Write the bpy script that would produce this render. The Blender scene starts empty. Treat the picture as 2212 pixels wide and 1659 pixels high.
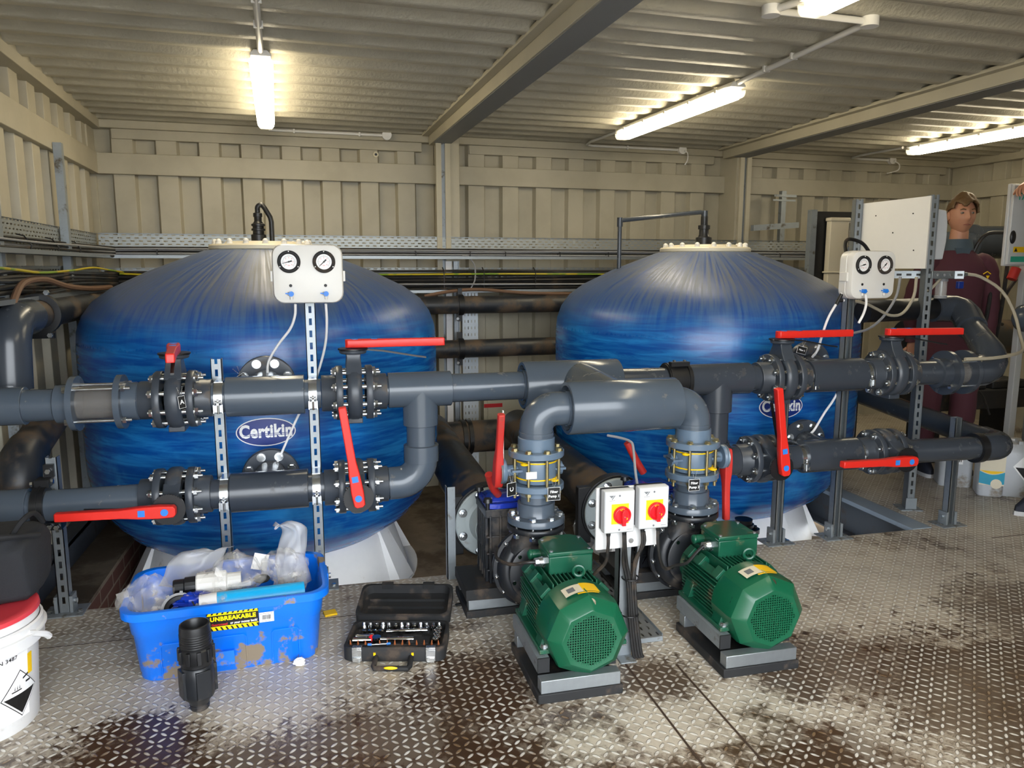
import bpy, bmesh, math, random
from mathutils import Vector, Matrix
from math import sin, cos, pi, radians as RAD, atan2, hypot, sqrt
random.seed(7)
S = bpy.context.scene
COL = S.collection
# ---------------------------------------------------------------- camera, sky, exposure
cam = bpy.data.objects.new('camera', bpy.data.cameras.new('camera'))
COL.objects.link(cam)
cam.location = (0, 0, 1.38)
cam.rotation_euler = (RAD(90 - 8.75), 0, RAD(-13.9))
cam.data.sensor_width = 36.0
cam.data.lens = 36.0 * 1645 / 2212
cam.data.clip_start = 0.05
S.camera = cam
W = bpy.data.worlds.new('sky'); S.world = W
W.use_nodes = True
bg = W.node_tree.nodes['Background']
bg.inputs[0].default_value = (0.90, 0.95, 1.0, 1); bg.inputs[1].default_value = 10.0
S.view_settings.view_transform = 'Standard'; S.view_settings.look = 'None'
S.view_settings.gamma = 1.0; S.view_settings.use_curve_mapping = False
S.view_settings.exposure = -0.05
LAMP = 26.0                       # emission of the fluorescent diffusers
ROOM = RAD(3.0)                   # the steel shell stands 3 degrees askew of the pipework

# ---------------------------------------------------------------- object helpers
def tag(o, label=None, cat=None, group=None, kind=None):
    if label: o['label'] = label
    if cat: o['category'] = cat
    if group: o['group'] = group
    if kind: o['kind'] = kind
    return o
def thing(name, label, cat, loc=(0, 0, 0), rot=(0, 0, 0), group=None):
    o = bpy.data.objects.new(name, None); COL.objects.link(o)
    o.empty_display_size = .05
    o.location = loc; o.rotation_euler = rot if isinstance(rot, tuple) else (0, 0, rot)
    return tag(o, label, cat, group)
def frame(ax):
    ax = Vector(ax).normalized()
    t = Vector((0, 0, 1)) if abs(ax.z) < .9 else Vector((0, 1, 0))
    u = t.cross(ax).normalized(); v = ax.cross(u)
    return u, v, ax
class MB:
    """collects shapes and links them as one mesh object"""
    def __init__(s): s.v = []; s.f = []; s.mi = []; s.m = 0
    def add(s, vs, fs):
        b = len(s.v); s.v += [tuple(p) for p in vs]
        for f in fs: s.f.append([b + i for i in f]); s.mi.append(s.m)
        return s
    def use(s, i): s.m = i; return s
    def box(s, x0, y0, z0, x1, y1, z1):
        return s.add([(x0,y0,z0),(x1,y0,z0),(x1,y1,z0),(x0,y1,z0),(x0,y0,z1),(x1,y0,z1),(x1,y1,z1),(x0,y1,z1)],
                     [(0,3,2,1),(4,5,6,7),(0,1,5,4),(1,2,6,5),(2,3,7,6),(3,0,4,7)])
    def obox(s, c, h, rot=(0,0,0)):
        m = Matrix.LocRotScale(Vector(c), __import__('mathutils').Euler(rot), None)
        vs = [m @ Vector((sx*h[0], sy*h[1], sz*h[2])) for sx,sy,sz in
              ((-1,-1,-1),(1,-1,-1),(1,1,-1),(-1,1,-1),(-1,-1,1),(1,-1,1),(1,1,1),(-1,1,1))]
        return s.add(vs, [(0,3,2,1),(4,5,6,7),(0,1,5,4),(1,2,6,5),(2,3,7,6),(3,0,4,7)])
    def rings(s, rings, closed=True, cap0=True, cap1=True):
        n = len(rings[0]); vs = [p for r in rings for p in r]; fs = []
        for i in range(len(rings)-1):
            for j in range(n if closed else n-1):
                k = (j+1) % n
                fs.append((i*n+j, i*n+k, (i+1)*n+k, (i+1)*n+j))
        if cap0: fs.append(tuple(range(n))[::-1])
        if cap1: fs.append(tuple((len(rings)-1)*n+j for j in range(n)))
        return s.add(vs, fs)
    def lathe(s, prof, o=(0,0,0), ax=(0,0,1), n=28, cap0=True, cap1=True, a0=0):
        u, v, w = frame(ax); o = Vector(o); R = []
        for r, h in prof:
            R.append([o + w*h + (u*cos(a0+2*pi*j/n) + v*sin(a0+2*pi*j/n))*max(r, 1e-5) for j in range(n)])
        return s.rings(R, True, cap0, cap1)
    def cyl(s, p0, p1, r0, r1=None, n=24, a0=0):
        p0 = Vector(p0); p1 = Vector(p1); d = p1-p0
        return s.lathe([(r0, 0), (r0 if r1 is None else r1, d.length)], p0, d, n, a0=a0)
    def tubing(s, p0, p1, ro, ri, n=32):
        p0 = Vector(p0); p1 = Vector(p1); L = (p1-p0).length
        return s.lathe([(ri,0),(ro,0),(ro,L),(ri,L),(ri,0)], p0, p1-p0, n, False, False)
    def tube(s, pts, r, n=10, caps=True):
        pts = [Vector(p) for p in pts]; R = []
        t0 = (pts[1]-pts[0]).normalized(); u, v, _ = frame(t0)
        for i, p in enumerate(pts):
            t = (pts[min(i+1, len(pts)-1)] - pts[max(i-1, 0)]).normalized()
            q = t0.rotation_difference(t); u = q @ u; v = q @ v; t0 = t
            rr = r[min(i, len(r)-1)] if isinstance(r, (list, tuple)) else r
            R.append([p + (u*cos(2*pi*j/n) + v*sin(2*pi*j/n))*rr for j in range(n)])
        return s.rings(R, True, caps, caps)
    def sphere(s, c, r, n=16, m=10):
        sc = r if isinstance(r, tuple) else (r, r, r)
        R = []
        for i in range(m+1):
            a = pi*i/m
            R.append([Vector((c[0]+sc[0]*max(sin(a),1e-4)*cos(2*pi*j/n), c[1]+sc[1]*max(sin(a),1e-4)*sin(2*pi*j/n), c[2]-sc[2]*cos(a))) for j in range(n)])
        return s.rings(R)
    def prism(s, poly, o, ux, uy, w):
        o = Vector(o); ux = Vector(ux); uy = Vector(uy); w = Vector(w)
        a = [o + ux*x + uy*y for x, y in poly]
        n = len(a)
        fs = [tuple(range(n))[::-1], tuple(range(n, 2*n))] + [(i, (i+1)%n, n+(i+1)%n, n+i) for i in range(n)]
        return s.add(a + [p + w for p in a], fs)
    def torus(s, c, ax, R, r, n=28, m=8, a0=0, a1=2*pi):
        u, v, w = frame(ax); c = Vector(c); full = abs(a1-a0-2*pi) < 1e-6
        k = n if full else n+1; rr = []
        for i in range(k):
            a = a0 + (a1-a0)*i/n; d = u*cos(a) + v*sin(a)
            rr.append([c + d*(R + r*cos(2*pi*j/m)) + w*(r*sin(2*pi*j/m)) for j in range(m)])
        if full: rr.append(rr[0])
        return s.rings(rr, True, not full, not full)
    def nut(s, p, ax, r, h, n=6):
        p = Vector(p); return s.cyl(p, p + Vector(ax).normalized()*h, r, n=n)
    def grid(s, nx, ny, fn):
        vs = [fn(i/nx, j/ny) for j in range(ny+1) for i in range(nx+1)]
        return s.add(vs, [(j*(nx+1)+i, j*(nx+1)+i+1, (j+1)*(nx+1)+i+1, (j+1)*(nx+1)+i) for j in range(ny) for i in range(nx)])
    def mesh(s, name, mats, smooth=38):
        me = bpy.data.meshes.new(name)
        me.from_pydata(s.v, [], s.f)
        for m in (mats if isinstance(mats, (list, tuple)) else [mats]): me.materials.append(m)
        me.polygons.foreach_set('material_index', s.mi)
        bm = bmesh.new(); bm.from_mesh(me)
        bmesh.ops.remove_doubles(bm, verts=bm.verts, dist=1e-6)
        bmesh.ops.recalc_face_normals(bm, faces=bm.faces)
        bm.to_mesh(me); bm.free()
        if smooth:
            me.polygons.foreach_set('use_smooth', [True]*len(me.polygons))
            me.set_sharp_from_angle(angle=RAD(smooth))
        me.update()
        return me
    def build(s, name, mats, parent=None, loc=(0,0,0), rot=(0,0,0), bevel=0, smooth=38, world=False, seg=2, solid=0, label=None):
        if world and parent is not None:
            L = Vector(parent.location); s.v = [tuple(Vector(p)-L) for p in s.v]
        o = bpy.data.objects.new(name, s.mesh(name, mats, smooth)); COL.objects.link(o)
        o.location = loc; o.rotation_euler = rot; o.parent = parent
        if solid:
            d = o.modifiers.new('solidify', 'SOLIDIFY'); d.thickness = solid; d.offset = 0
        if bevel:
            b = o.modifiers.new('bevel', 'BEVEL'); b.width = bevel; b.segments = seg; b.limit_method = 'ANGLE'; b.angle_limit = RAD(40)
            b.harden_normals = False
        if label: o['label'] = label
        return o
def structure(o): o['kind'] = 'structure'; return o
def copy_tree(o, parent=None):
    c = o.copy(); COL.objects.link(c); c.parent = parent
    for ch in list(o.children): copy_tree(ch, c)
    return c
def arc(c, u, v, R, a0, a1, n=8):
    c = Vector(c); u = Vector(u); v = Vector(v)
    return [c + u*(R*cos(a0+(a1-a0)*i/n)) + v*(R*sin(a0+(a1-a0)*i/n)) for i in range(n+1)]
def rrect(w, h, r, n=5, cx=0, cy=0):
    p = []
    for sx, sy, a in ((1,1,0),(-1,1,pi/2),(-1,-1,pi),(1,-1,3*pi/2)):
        for i in range(n+1):
            t = a + (pi/2)*i/n
            p.append((cx+sx*(w/2-r)+r*cos(t), cy+sy*(h/2-r)+r*sin(t)))
    return p
def bez(p, n=24):
    """smooth curve through the points"""
    p = [Vector(q) for q in p]; p = [p[0]*2-p[1]] + p + [p[-1]*2-p[-2]]; out = []
    k = max(2, n//(len(p)-3))
    for i in range(1, len(p)-2):
        for j in range(k):
            t = j/k
            out.append(.5*((2*p[i]) + (-p[i-1]+p[i+1])*t + (2*p[i-1]-5*p[i]+4*p[i+1]-p[i+2])*t*t + (-p[i-1]+3*p[i]-3*p[i+1]+p[i+2])*t**3))
    out.append(p[-2]); return out
_fc = {}
def text_mesh(txt, size=1.0, bold=0.0, sx=1.0):
    """letters as a flat mesh: list of verts (centred) and faces"""
    key = (txt, size, bold, sx)
    if key in _fc: return _fc[key]
    cu = bpy.data.curves.new('letters', 'FONT'); cu.body = txt; cu.size = size; cu.align_x = 'CENTER'; cu.align_y = 'CENTER'
    cu.offset = bold; cu.resolution_u = 3; cu.space_character = 1.0 + bold*1.5/size if size else 1
    o = bpy.data.objects.new('letters', cu); COL.objects.link(o)
    dg = bpy.context.evaluated_depsgraph_get()
    me = bpy.data.meshes.new_from_object(o.evaluated_get(dg))
    vs = [(v.co.x*sx, v.co.y) for v in me.vertices]; fs = [tuple(p.vertices) for p in me.polygons]
    bpy.data.objects.remove(o); bpy.data.curves.remove(cu); bpy.data.meshes.remove(me)
    _fc[key] = (vs, fs); return vs, fs
def letters(mb, txt, o, ux, uy, size, bold=0.0, sx=1.0, fn=None):
    vs, fs = text_mesh(txt, size, bold, sx); o = Vector(o); ux = Vector(ux); uy = Vector(uy)
    mb.add([fn(x, y) if fn else o+ux*x+uy*y for x, y in vs], fs); return mb

# ---------------------------------------------------------------- materials
class N:
    def __init__(s, name):
        s.m = bpy.data.materials.new(name); s.m.use_nodes = True; s.t = s.m.node_tree
        s.b = s.t.nodes['Principled BSDF']; s.out = s.t.nodes['Material Output']
    def node(s, typ, **k):
        n = s.t.nodes.new(typ)
        for a, b in k.items(): setattr(n, a, b)
        return n
    def put(s, sock, val):
        if hasattr(val, 'is_output') or isinstance(val, bpy.types.NodeSocket): s.t.links.new(val, sock)
        else: sock.default_value = val
    def math(s, op, a, b=0.0, c=0.0, clamp=False):
        n = s.node('ShaderNodeMath', operation=op, use_clamp=clamp)
        for i, x in enumerate((a, b, c)): s.put(n.inputs[i], x)
        return n.outputs[0]
    def obj(s):
        if not hasattr(s, '_o'): s._o = s.node('ShaderNodeTexCoord').outputs['Object']
        return s._o
    def xyz(s, v=None):
        n = s.node('ShaderNodeSeparateXYZ'); s.put(n.inputs[0], v or s.obj()); return n.outputs
    def vec(s, x, y, z):
        n = s.node('ShaderNodeCombineXYZ')
        for i, q in enumerate((x, y, z)): s.put(n.inputs[i], q)
        return n.outputs[0]
    def scale(s, sc, v=None, loc=(0,0,0)):
        n = s.node('ShaderNodeMapping'); s.put(n.inputs['Vector'], v or s.obj()); n.inputs['Scale'].default_value = sc; n.inputs['Location'].default_value = loc
        return n.outputs[0]
    def noise(s, scale=5, detail=4, rough=.55, v=None, dist=0):
        n = s.node('ShaderNodeTexNoise'); s.put(n.inputs['Vector'], v or s.obj())
        n.inputs['Scale'].default_value = scale; n.inputs['Detail'].default_value = detail; n.inputs['Roughness'].default_value = rough; n.inputs['Distortion'].default_value = dist
        return n.outputs[0]
    def ramp(s, f, a, b):
        n = s.node('ShaderNodeMapRange', interpolation_type='SMOOTHSTEP'); s.put(n.inputs[0], f)
        n.inputs[1].default_value = a; n.inputs[2].default_value = b; return n.outputs[0]
    def mix(s, f, a, b):
        n = s.node('ShaderNodeMix', data_type='RGBA')
        s.put(n.inputs['Factor'], f)
        for k, x in ((6, a), (7, b)):
            if isinstance(x, tuple): x = (*x, 1)
            s.put(n.inputs[k], x)
        return n.outputs[2]
    def bump(s, h, strength=.3, dist=.01):
        n = s.node('ShaderNodeBump'); s.put(n.inputs['Height'], h); n.inputs['Strength'].default_value = strength; n.inputs['Distance'].default_value = dist
        s.t.links.new(n.outputs[0], s.b.inputs['Normal'])
    def col(s, c): s.put(s.b.inputs['Base Color'], (*c, 1) if isinstance(c, tuple) else c); return s
    def rough(s, r): s.put(s.b.inputs['Roughness'], r); return s
    def metal(s, r): s.put(s.b.inputs['Metallic'], r); return s
def srgb(h):
    h = h.lstrip('#'); return tuple(((int(h[i:i+2],16)/255+.055)/1.055)**2.4 if int(h[i:i+2],16) > 10 else int(h[i:i+2],16)/255/12.92 for i in (0,2,4))
def plain(name, c, rough=.45, metal=0, var=.12, scale=30, bump=0, dirt=None, dirt_amt=.5, dirt_scale=6):
    m = N(name); c = srgb(c) if isinstance(c, str) else c
    n = m.noise(scale, 3)
    col = m.mix(n, tuple(x*(1-var) for x in c), tuple(min(1, x*(1+var)) for x in c))
    if dirt:
        d = m.ramp(m.noise(dirt_scale, 6, .65), 1-dirt_amt-.08, 1-dirt_amt+.08)
        col = m.mix(d, col, srgb(dirt) if isinstance(dirt, str) else dirt)
        m.rough(m.math('ADD', m.math('MULTIPLY', d, .4), rough, clamp=True))
    else: m.rough(m.math('MULTIPLY_ADD', n, .12, rough-.06))
    m.col(col).metal(metal)
    if bump: m.bump(n, bump, .002)
    return m.m
M = {}
M['pvc'] = plain('grey_pvc', '#4d5763', .2, var=.05, scale=14, dirt='#6a665f', dirt_amt=.30, dirt_scale=9)
M['pvcdark'] = plain('dark_grey_pvc', '#3a4049', .24, var=.06, scale=14, dirt='#4e4a45', dirt_amt=.32, dirt_scale=9)
M['pvclight'] = plain('blue_grey_pvc', '#5f7184', .3, var=.05, scale=14, dirt='#77706a', dirt_amt=.33, dirt_scale=11)
M['valve'] = plain('dark_valve_plastic', '#3c424b', .34, var=.08, scale=20, dirt='#5a5148', dirt_amt=.38, dirt_scale=10)
M['black'] = plain('black_plastic', '#17181b', .38, var=.15, scale=25)
M['dusty'] = plain('dusty_black_pipe', '#24272c', .4, var=.15, scale=12, dirt='#5b4c3d', dirt_amt=.45, dirt_scale=4)
M['pump'] = plain('black_pump_casing', '#1d2025', .36, var=.15, scale=12, dirt='#4d4640', dirt_amt=.42, dirt_scale=8)
M['rubber'] = plain('black_rubber', '#191a1c', .7, var=.15, scale=25, dirt='#4a4038', dirt_amt=.4, dirt_scale=9)
M['galv'] = plain('galvanised_steel', '#959b9f', .42, .75, var=.14, scale=45)
M['galvdull'] = plain('dull_galvanised_steel', '#8f969b', .5, .55, var=.12, scale=25, dirt='#6d6558', dirt_amt=.38, dirt_scale=12)
M['zinc'] = plain('zinc_plated_bolt', '#c9cdd0', .22, .95, var=.06, scale=40)
M['passivated'] = plain('yellow_zinc_bolt', '#a69a72', .3, .85, var=.1, scale=40)
M['chrome'] = plain('chrome', '#d2d4d6', .12, 1, var=.03)
M['red'] = plain('red_handle_plastic', '#de2a20', .38, var=.05)
M['redswitch'] = plain('red_switch_plastic', '#e01420', .3, var=.03)
M['darkred'] = plain('weathered_red_handle', '#b92a24', .5, var=.08, dirt='#7d4a40', dirt_amt=.36)
M['sticker'] = plain('blue_sticker', '#2f80dc', .4, var=.02)
M['white'] = plain('white_plastic', '#dedcd7', .35, var=.02)
M['offwhite'] = plain('cream_plastic', '#d8cfb8', .45, var=.03)
M['plinth'] = plain('white_plinth', '#e0e0e0', .5, var=.03, dirt='#a59d90', dirt_amt=.33)
M['bluevalve'] = plain('blue_tap_plastic', '#1f7fe0', .4, var=.03)
M['yellow'] = plain('yellow_plastic', '#f2c400', .4, var=.04)
M['brightyellow'] = plain('yellow_print', '#ffe600', .4, var=.02)
M['blackprint'] = plain('black_print', '#121212', .5, var=.02)
M['whiteprint'] = plain('white_print', '#f2f2f2', .5, var=.02)
M['redprint'] = plain('red_print', '#d22a2e', .5, var=.02)
M['greyprint'] = plain('grey_print', '#6a6d70', .5, var=.02)
M['navy'] = plain('navy_logo', '#16307f', .35, var=.03)
M['cover'] = plain('cream_painted_steel', '#c9c1a6', .5, var=.04, scale=6)
M['rust'] = plain('rust', '#6a3a20', .8, var=.3, scale=30)
M['concrete'] = plain('pit_concrete', '#7d6f5d', .9, var=.3, scale=9, dirt='#5c4f40', dirt_amt=.5, dirt_scale=3, bump=.4)
M['tubewhite'] = plain('white_tube', '#e9e9ea', .35, var=.02)
M['tubegrey'] = plain('grey_cable', '#8c8d90', .5, var=.05)
M['tubebeige'] = plain('beige_tube', '#a79f8c', .45, var=.05)
M['cableblack'] = plain('black_cable', '#1c1b1b', .5, var=.15, dirt='#4a3d31', dirt_amt=.4, dirt_scale=8)
M['hose'] = plain('brown_dusty_hose', '#6a4f3c', .7, var=.2, scale=12)
M['green'] = plain('green_motor_paint', '#12503a', .3, var=.08, scale=10, dirt='#7d7156', dirt_amt=.36, dirt_scale=11)
M['greenclean'] = plain('green_cowl_paint', '#0f5439', .28, var=.06, scale=8, dirt='#8a8068', dirt_amt=.30, dirt_scale=9)
M['brass'] = plain('brass', '#b08a3c', .3, .9)
M['copper'] = plain('copper_tip', '#b4683c', .45, .4, var=.15)
# ---------------------------------------------------------------- surface materials with a pattern
def mat_paint(name, c1, c2, bumpy=0):
    m = N(name); n = m.noise(3.5, 5, .6); f = m.noise(60, 2)
    m.col(m.mix(m.ramp(n, .35, .7), srgb(c1), srgb(c2))); m.rough(.48)
    if bumpy: m.bump(m.math('ADD', f, m.noise(22, 2)), bumpy, .006)
    return m.m
M['wall'] = mat_paint('cream_wall_paint', '#aea793', '#a49d89')
M['ceiling'] = mat_paint('cream_ceiling_paint', '#bbb6a5', '#aea998', .55)
M['beam'] = mat_paint('cream_beam_paint', '#b0a994', '#a8a18d')
M['steelbeam'] = plain('blue_grey_beam_paint', '#8b98a4', .5, var=.06, scale=5, dirt='#6f6a62', dirt_amt=.36, dirt_scale=5)
M['darkbeam'] = plain('dark_grey_beam_paint', '#4a5058', .5, var=.1, scale=5, dirt='#5a5048', dirt_amt=.42, dirt_scale=5)
def mat_deck():
    m = N('chequer_plate'); p = m.xyz()
    C = .029
    gx = m.math('DIVIDE', p[0], C); gy = m.math('DIVIDE', p[1], C)
    ix = m.math('FLOOR', gx); iy = m.math('FLOOR', gy)
    fx = m.math('SUBTRACT', m.math('FRACT', gx), .5); fy = m.math('SUBTRACT', m.math('FRACT', gy), .5)
    par = m.math('FLOORED_MODULO', m.math('ADD', ix, iy), 2.0)
    sg = m.math('MULTIPLY_ADD', par, 2.0, -1.0)
    sy = m.math('MULTIPLY', fy, sg)
    a = m.math('ADD', fx, sy); b = m.math('SUBTRACT', fx, sy)
    e = m.math('ADD', m.math('POWER', m.math('DIVIDE', a, .68), 2.0), m.math('POWER', m.math('DIVIDE', b, .26), 2.0))
    h = m.math('SUBTRACT', 1.0, m.ramp(e, .45, 1.15))                 # raised lozenge
    wob = m.noise(24, 2)
    big = m.noise(1.55, 5, .62, m.scale((1, 1, 1), loc=(3.1, 1.7, 0)))
    mid = m.noise(7, 5, .68)
    fine = m.noise(60, 3, .6)
    near = m.ramp(p[1], 2.75, 1.55)                                    # boots carry the mud in at the doors
    spk = m.noise(30, 4, .7)
    lo = m.math('MULTIPLY_ADD', near, .17, m.math('MULTIPLY_ADD', mid, .34, m.math('MULTIPLY', big, .66)))
    lo = m.math('MULTIPLY_ADD', m.math('SUBTRACT', spk, .5), .38, lo)
    mud = m.ramp(lo, .54, .70)
    def blob(x, y, r, amt):
        d = m.math('SQRT', m.math('ADD', m.math('POWER', m.math('SUBTRACT', p[0], x), 2.0), m.math('POWER', m.math('SUBTRACT', p[1], y), 2.0)))
        d = m.math('MULTIPLY_ADD', m.math('SUBTRACT', mid, .5), r*1.5, d); d = m.math('MULTIPLY_ADD', m.math('SUBTRACT', spk, .5), r*1.3, d)
        return m.math('MULTIPLY', m.ramp(d, r*.85, r*.5), amt)
    for x, y, r, k in ((-.58, 2.16, .34, 1), (.45, 2.32, .34, 1), (.12, 1.95, .5, .85), (1.05, 2.22, .2, .9), (1.75, 2.15, .3, .8), (2.2, 1.8, .75, .95), (1.5, 2.12, .22, .9), (-.25, 1.95, .4, .9), (2.75, 2.3, .5, .8), (1.35,1.6,.35,.7)):
        mud = m.math('MAXIMUM', mud, blob(x, y, r, k))
    light = m.mix(fine, srgb('#b0a595'), srgb('#cdc4b4'))
    base = m.mix(mud, light, m.mix(mid, srgb('#2a1c12'), srgb('#5a412b')))
    grime = m.mix(m.math('MULTIPLY', m.math('SUBTRACT', 1.0, h), m.ramp(m.math('MULTIPLY_ADD', mid, .6, m.math('MULTIPLY', big, .5)), .44, .92)), base, m.mix(mud, srgb('#654a2b'), srgb('#22150a')))
    top = m.mix(m.math('MULTIPLY', h, m.math('MULTIPLY_ADD', mud, .05, .85)), grime, m.mix(m.math('MULTIPLY', mud, m.ramp(mid, .38, .62)), srgb('#dedbd4'), srgb('#7a6247')))
    m.col(top); m.metal(.15)
    m.rough(m.math('MULTIPLY_ADD', mud, -.12, m.math('MULTIPLY_ADD', fine, .16, .36)))
    m.bump(m.math('MULTIPLY_ADD', fine, .12, h), .75, .0035)
    return m.m
M['deck'] = mat_deck()
def mat_brick():
    m = N('red_brick'); t = m.node('ShaderNodeTexBrick')
    m.put(t.inputs['Vector'], m.vec(m.xyz()[1], m.xyz()[2], 0))
    t.inputs['Color1'].default_value = (*srgb('#6b3a2c'), 1); t.inputs['Color2'].default_value = (*srgb('#55291f'), 1); t.inputs['Mortar'].default_value = (*srgb('#8a7c6a'), 1)
    t.inputs['Scale'].default_value = 1; t.inputs['Brick Width'].default_value = .225; t.inputs['Row Height'].default_value = .075; t.inputs['Mortar Size'].default_value = .006
    n = m.noise(14, 4); m.col(m.mix(m.math('MULTIPLY', n, .5), t.outputs['Color'], srgb('#4a392c'))).rough(.9); m.bump(t.outputs['Fac'], -.4, .004)
    return m.m
M['brick'] = mat_brick()
def mat_tank():
    m = N('blue_fibreglass'); p = m.xyz()
    ang = m.math('ARCTAN2', p[1], p[0])
    v1 = m.noise(1, 5, .65, m.vec(m.math('MULTIPLY', ang, 42.0), m.math('MULTIPLY', p[2], 3.2), 0))      # fibres fanning from the lid
    v2 = m.noise(1, 5, .6, m.vec(m.math('MULTIPLY', ang, 3.0), m.math('MULTIPLY', p[2], 34.0), 4.0), .6)  # hoop winding
    up = m.ramp(p[2], .98, 1.20)
    blot = m.noise(3.2, 4, .6)
    side = m.mix(m.ramp(v2, .34, .72), srgb('#0a4c9c'), srgb('#2280c8'))
    side = m.mix(m.math('MULTIPLY', m.ramp(blot, .56, .75), .55), side, srgb('#3a98d4'))
    side = m.mix(m.math('MULTIPLY', m.ramp(m.noise(1.7, 3), .5, .75), .45), side, srgb('#083f92'))
    dome = m.mix(m.ramp(v1, .35, .68), srgb('#0c4590'), srgb('#2c669f'))
    dust = m.math('MULTIPLY', m.ramp(p[2], .98, 1.36), m.math('MULTIPLY_ADD', m.ramp(v1, .36, .62), .55, m.math('MULTIPLY', blot, .62)), 0, True)
    dome = m.mix(dust, dome, srgb('#5f6062'))
    m.col(m.mix(up, side, dome)); m.rough(m.math('MULTIPLY_ADD', dust, .35, .27))
    m.bump(m.math('ADD', v1, v2), .12, .004)
    return m.m
M['tank'] = mat_tank()
def mat_perf(name, px, py, lx, ly, axes=(0, 2), c='#a3a8a8', off=.5):
    """steel sheet pierced with rows of slots"""
    m = N(name); p = m.xyz(); a, b = p[axes[0]], p[axes[1]]
    gy = m.math('DIVIDE', b, py); row = m.math('FLOOR', gy); fy = m.math('SUBTRACT', m.math('FRACT', gy), .5)
    gx = m.math('ADD', m.math('DIVIDE', a, px), m.math('MULTIPLY', m.math('FLOORED_MODULO', row, 2.0), off)); fx = m.math('SUBTRACT', m.math('FRACT', gx), .5)
    hx = m.math('LESS_THAN', m.math('ABSOLUTE', fx), lx/px/2); hy = m.math('LESS_THAN', m.math('ABSOLUTE', fy), ly/py/2)
    hole = m.math('MULTIPLY', hx, hy)
    n = m.noise(9, 4); m.col(m.mix(n, tuple(x*.82 for x in srgb(c)), srgb(c))).metal(.6).rough(.45)
    m.put(m.b.inputs['Alpha'], m.math('SUBTRACT', 1.0, hole))
    return m.m
M['perf'] = mat_perf('perforated_tray_steel', .05, .020, .026, .007)
M['perfside'] = mat_perf('perforated_tray_steel_side', .05, .020, .026, .007, (1, 2))
M['perfvert'] = mat_perf('perforated_upright_steel', .026, .05, .006, .02, (0, 2), '#c6ccd0', 0)
M['perfflat'] = mat_perf('perforated_floor_tray', .03, .05, .008, .026, (0, 1), '#9a9c9c', .5)
def mat_glass(name, c=(1,1,1), r=.05, a=.25):
    m = N(name); m.col(c).rough(r); m.b.inputs['Alpha'].default_value = a; m.b.inputs['Specular IOR Level'].default_value = .8
    return m.m
M['clear'] = mat_glass('clear_plastic', (.75,.75,.72), .08, .32)
M['smoked'] = mat_glass('cloudy_sight_glass', (.20,.19,.18), .12, .55)
M['lid_blue'] = mat_glass('clear_blue_plastic', (.02,.05,.45), .1, .85)
def mat_bag():
    m = N('clear_polythene'); n = m.noise(9, 4, .6, None, 1.0)
    m.col((.68,.65,.60)).rough(.12); m.b.inputs['Specular IOR Level'].default_value = .7
    m.put(m.b.inputs['Alpha'], m.math('MULTIPLY_ADD', m.ramp(n, .42, .75), .55, .14)); m.bump(n, .5, .01)
    return m.m
M['bag'] = mat_bag()
def mat_emit(name, c, s):
    m = N(name); m.b.inputs['Emission Color'].default_value = (*c, 1); m.b.inputs['Emission Strength'].default_value = s; m.col((.9,.9,.85)); return m.m
M['lamp'] = mat_emit('lit_diffuser', (1.0, .87, .62), LAMP)
M['ground'] = plain('yard_concrete', '#8c8880', .9, var=.2, scale=3)

# ---------------------------------------------------------------- lamps (room frame)
def R3(x, y, z): return (x*cos(ROOM) - y*sin(ROOM), x*sin(ROOM) + y*cos(ROOM), z)
def batten(x, y0, y1, label):
    t = thing('batten_light', label, 'ceiling light', R3(x, y0, 2.325), ROOM, 'fluorescent battens on the ceiling')
    L = y1-y0
    h = MB(); h.prism([(-.03,0),(.03,0),(.045,-.018),(.045,-.026),(-.045,-.026),(-.045,-.018)], (0,0,0), (1,0,0), (0,0,1), (0,L,0)); h.build('housing', M['white'], t, bevel=.004)
    d = MB(); d.prism([(-.046,-.027),(.046,-.027),(.052,-.045),(.048,-.064),(.036,-.08),(-.036,-.08),(-.048,-.064),(-.052,-.045)], (0,.045,0), (1,0,0), (0,0,1), (0,L-.09,0)); d.build('diffuser', M['lamp'], t, bevel=.006)
    for k, y in enumerate((0.002, L-.044)):
        e = MB(); e.prism([(-.05,-.037),(.05,-.037),(.046,-.062),(.034,-.078),(-.034,-.078),(-.046,-.062)], (0,y,0), (1,0,0), (0,0,1), (0,.042,0)); e.build('end_cap', M['clear'], t, bevel=.005)
    for i in range(5):
        for s in (-1, 1):
            c = MB(); c.box(s*.047-.004, L*(i+.5)/5-.010, -.034, s*.047+.004, L*(i+.5)/5+.010, -.018); c.build('clip', M['white'], t)
    return t
batten(-.032, 3.70, 5.30, 'lit batten lamp on the ceiling above the left blue tank')
batten(2.315, 3.60, 5.02, 'lit batten lamp on the ceiling between the two roof beams')
batten(4.80, 3.70, 5.02, 'lit batten lamp at the right edge, beyond the right roof beam')
batten(1.83, .90, 2.43, 'batten lamp cut off by the top edge of the picture')

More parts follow.
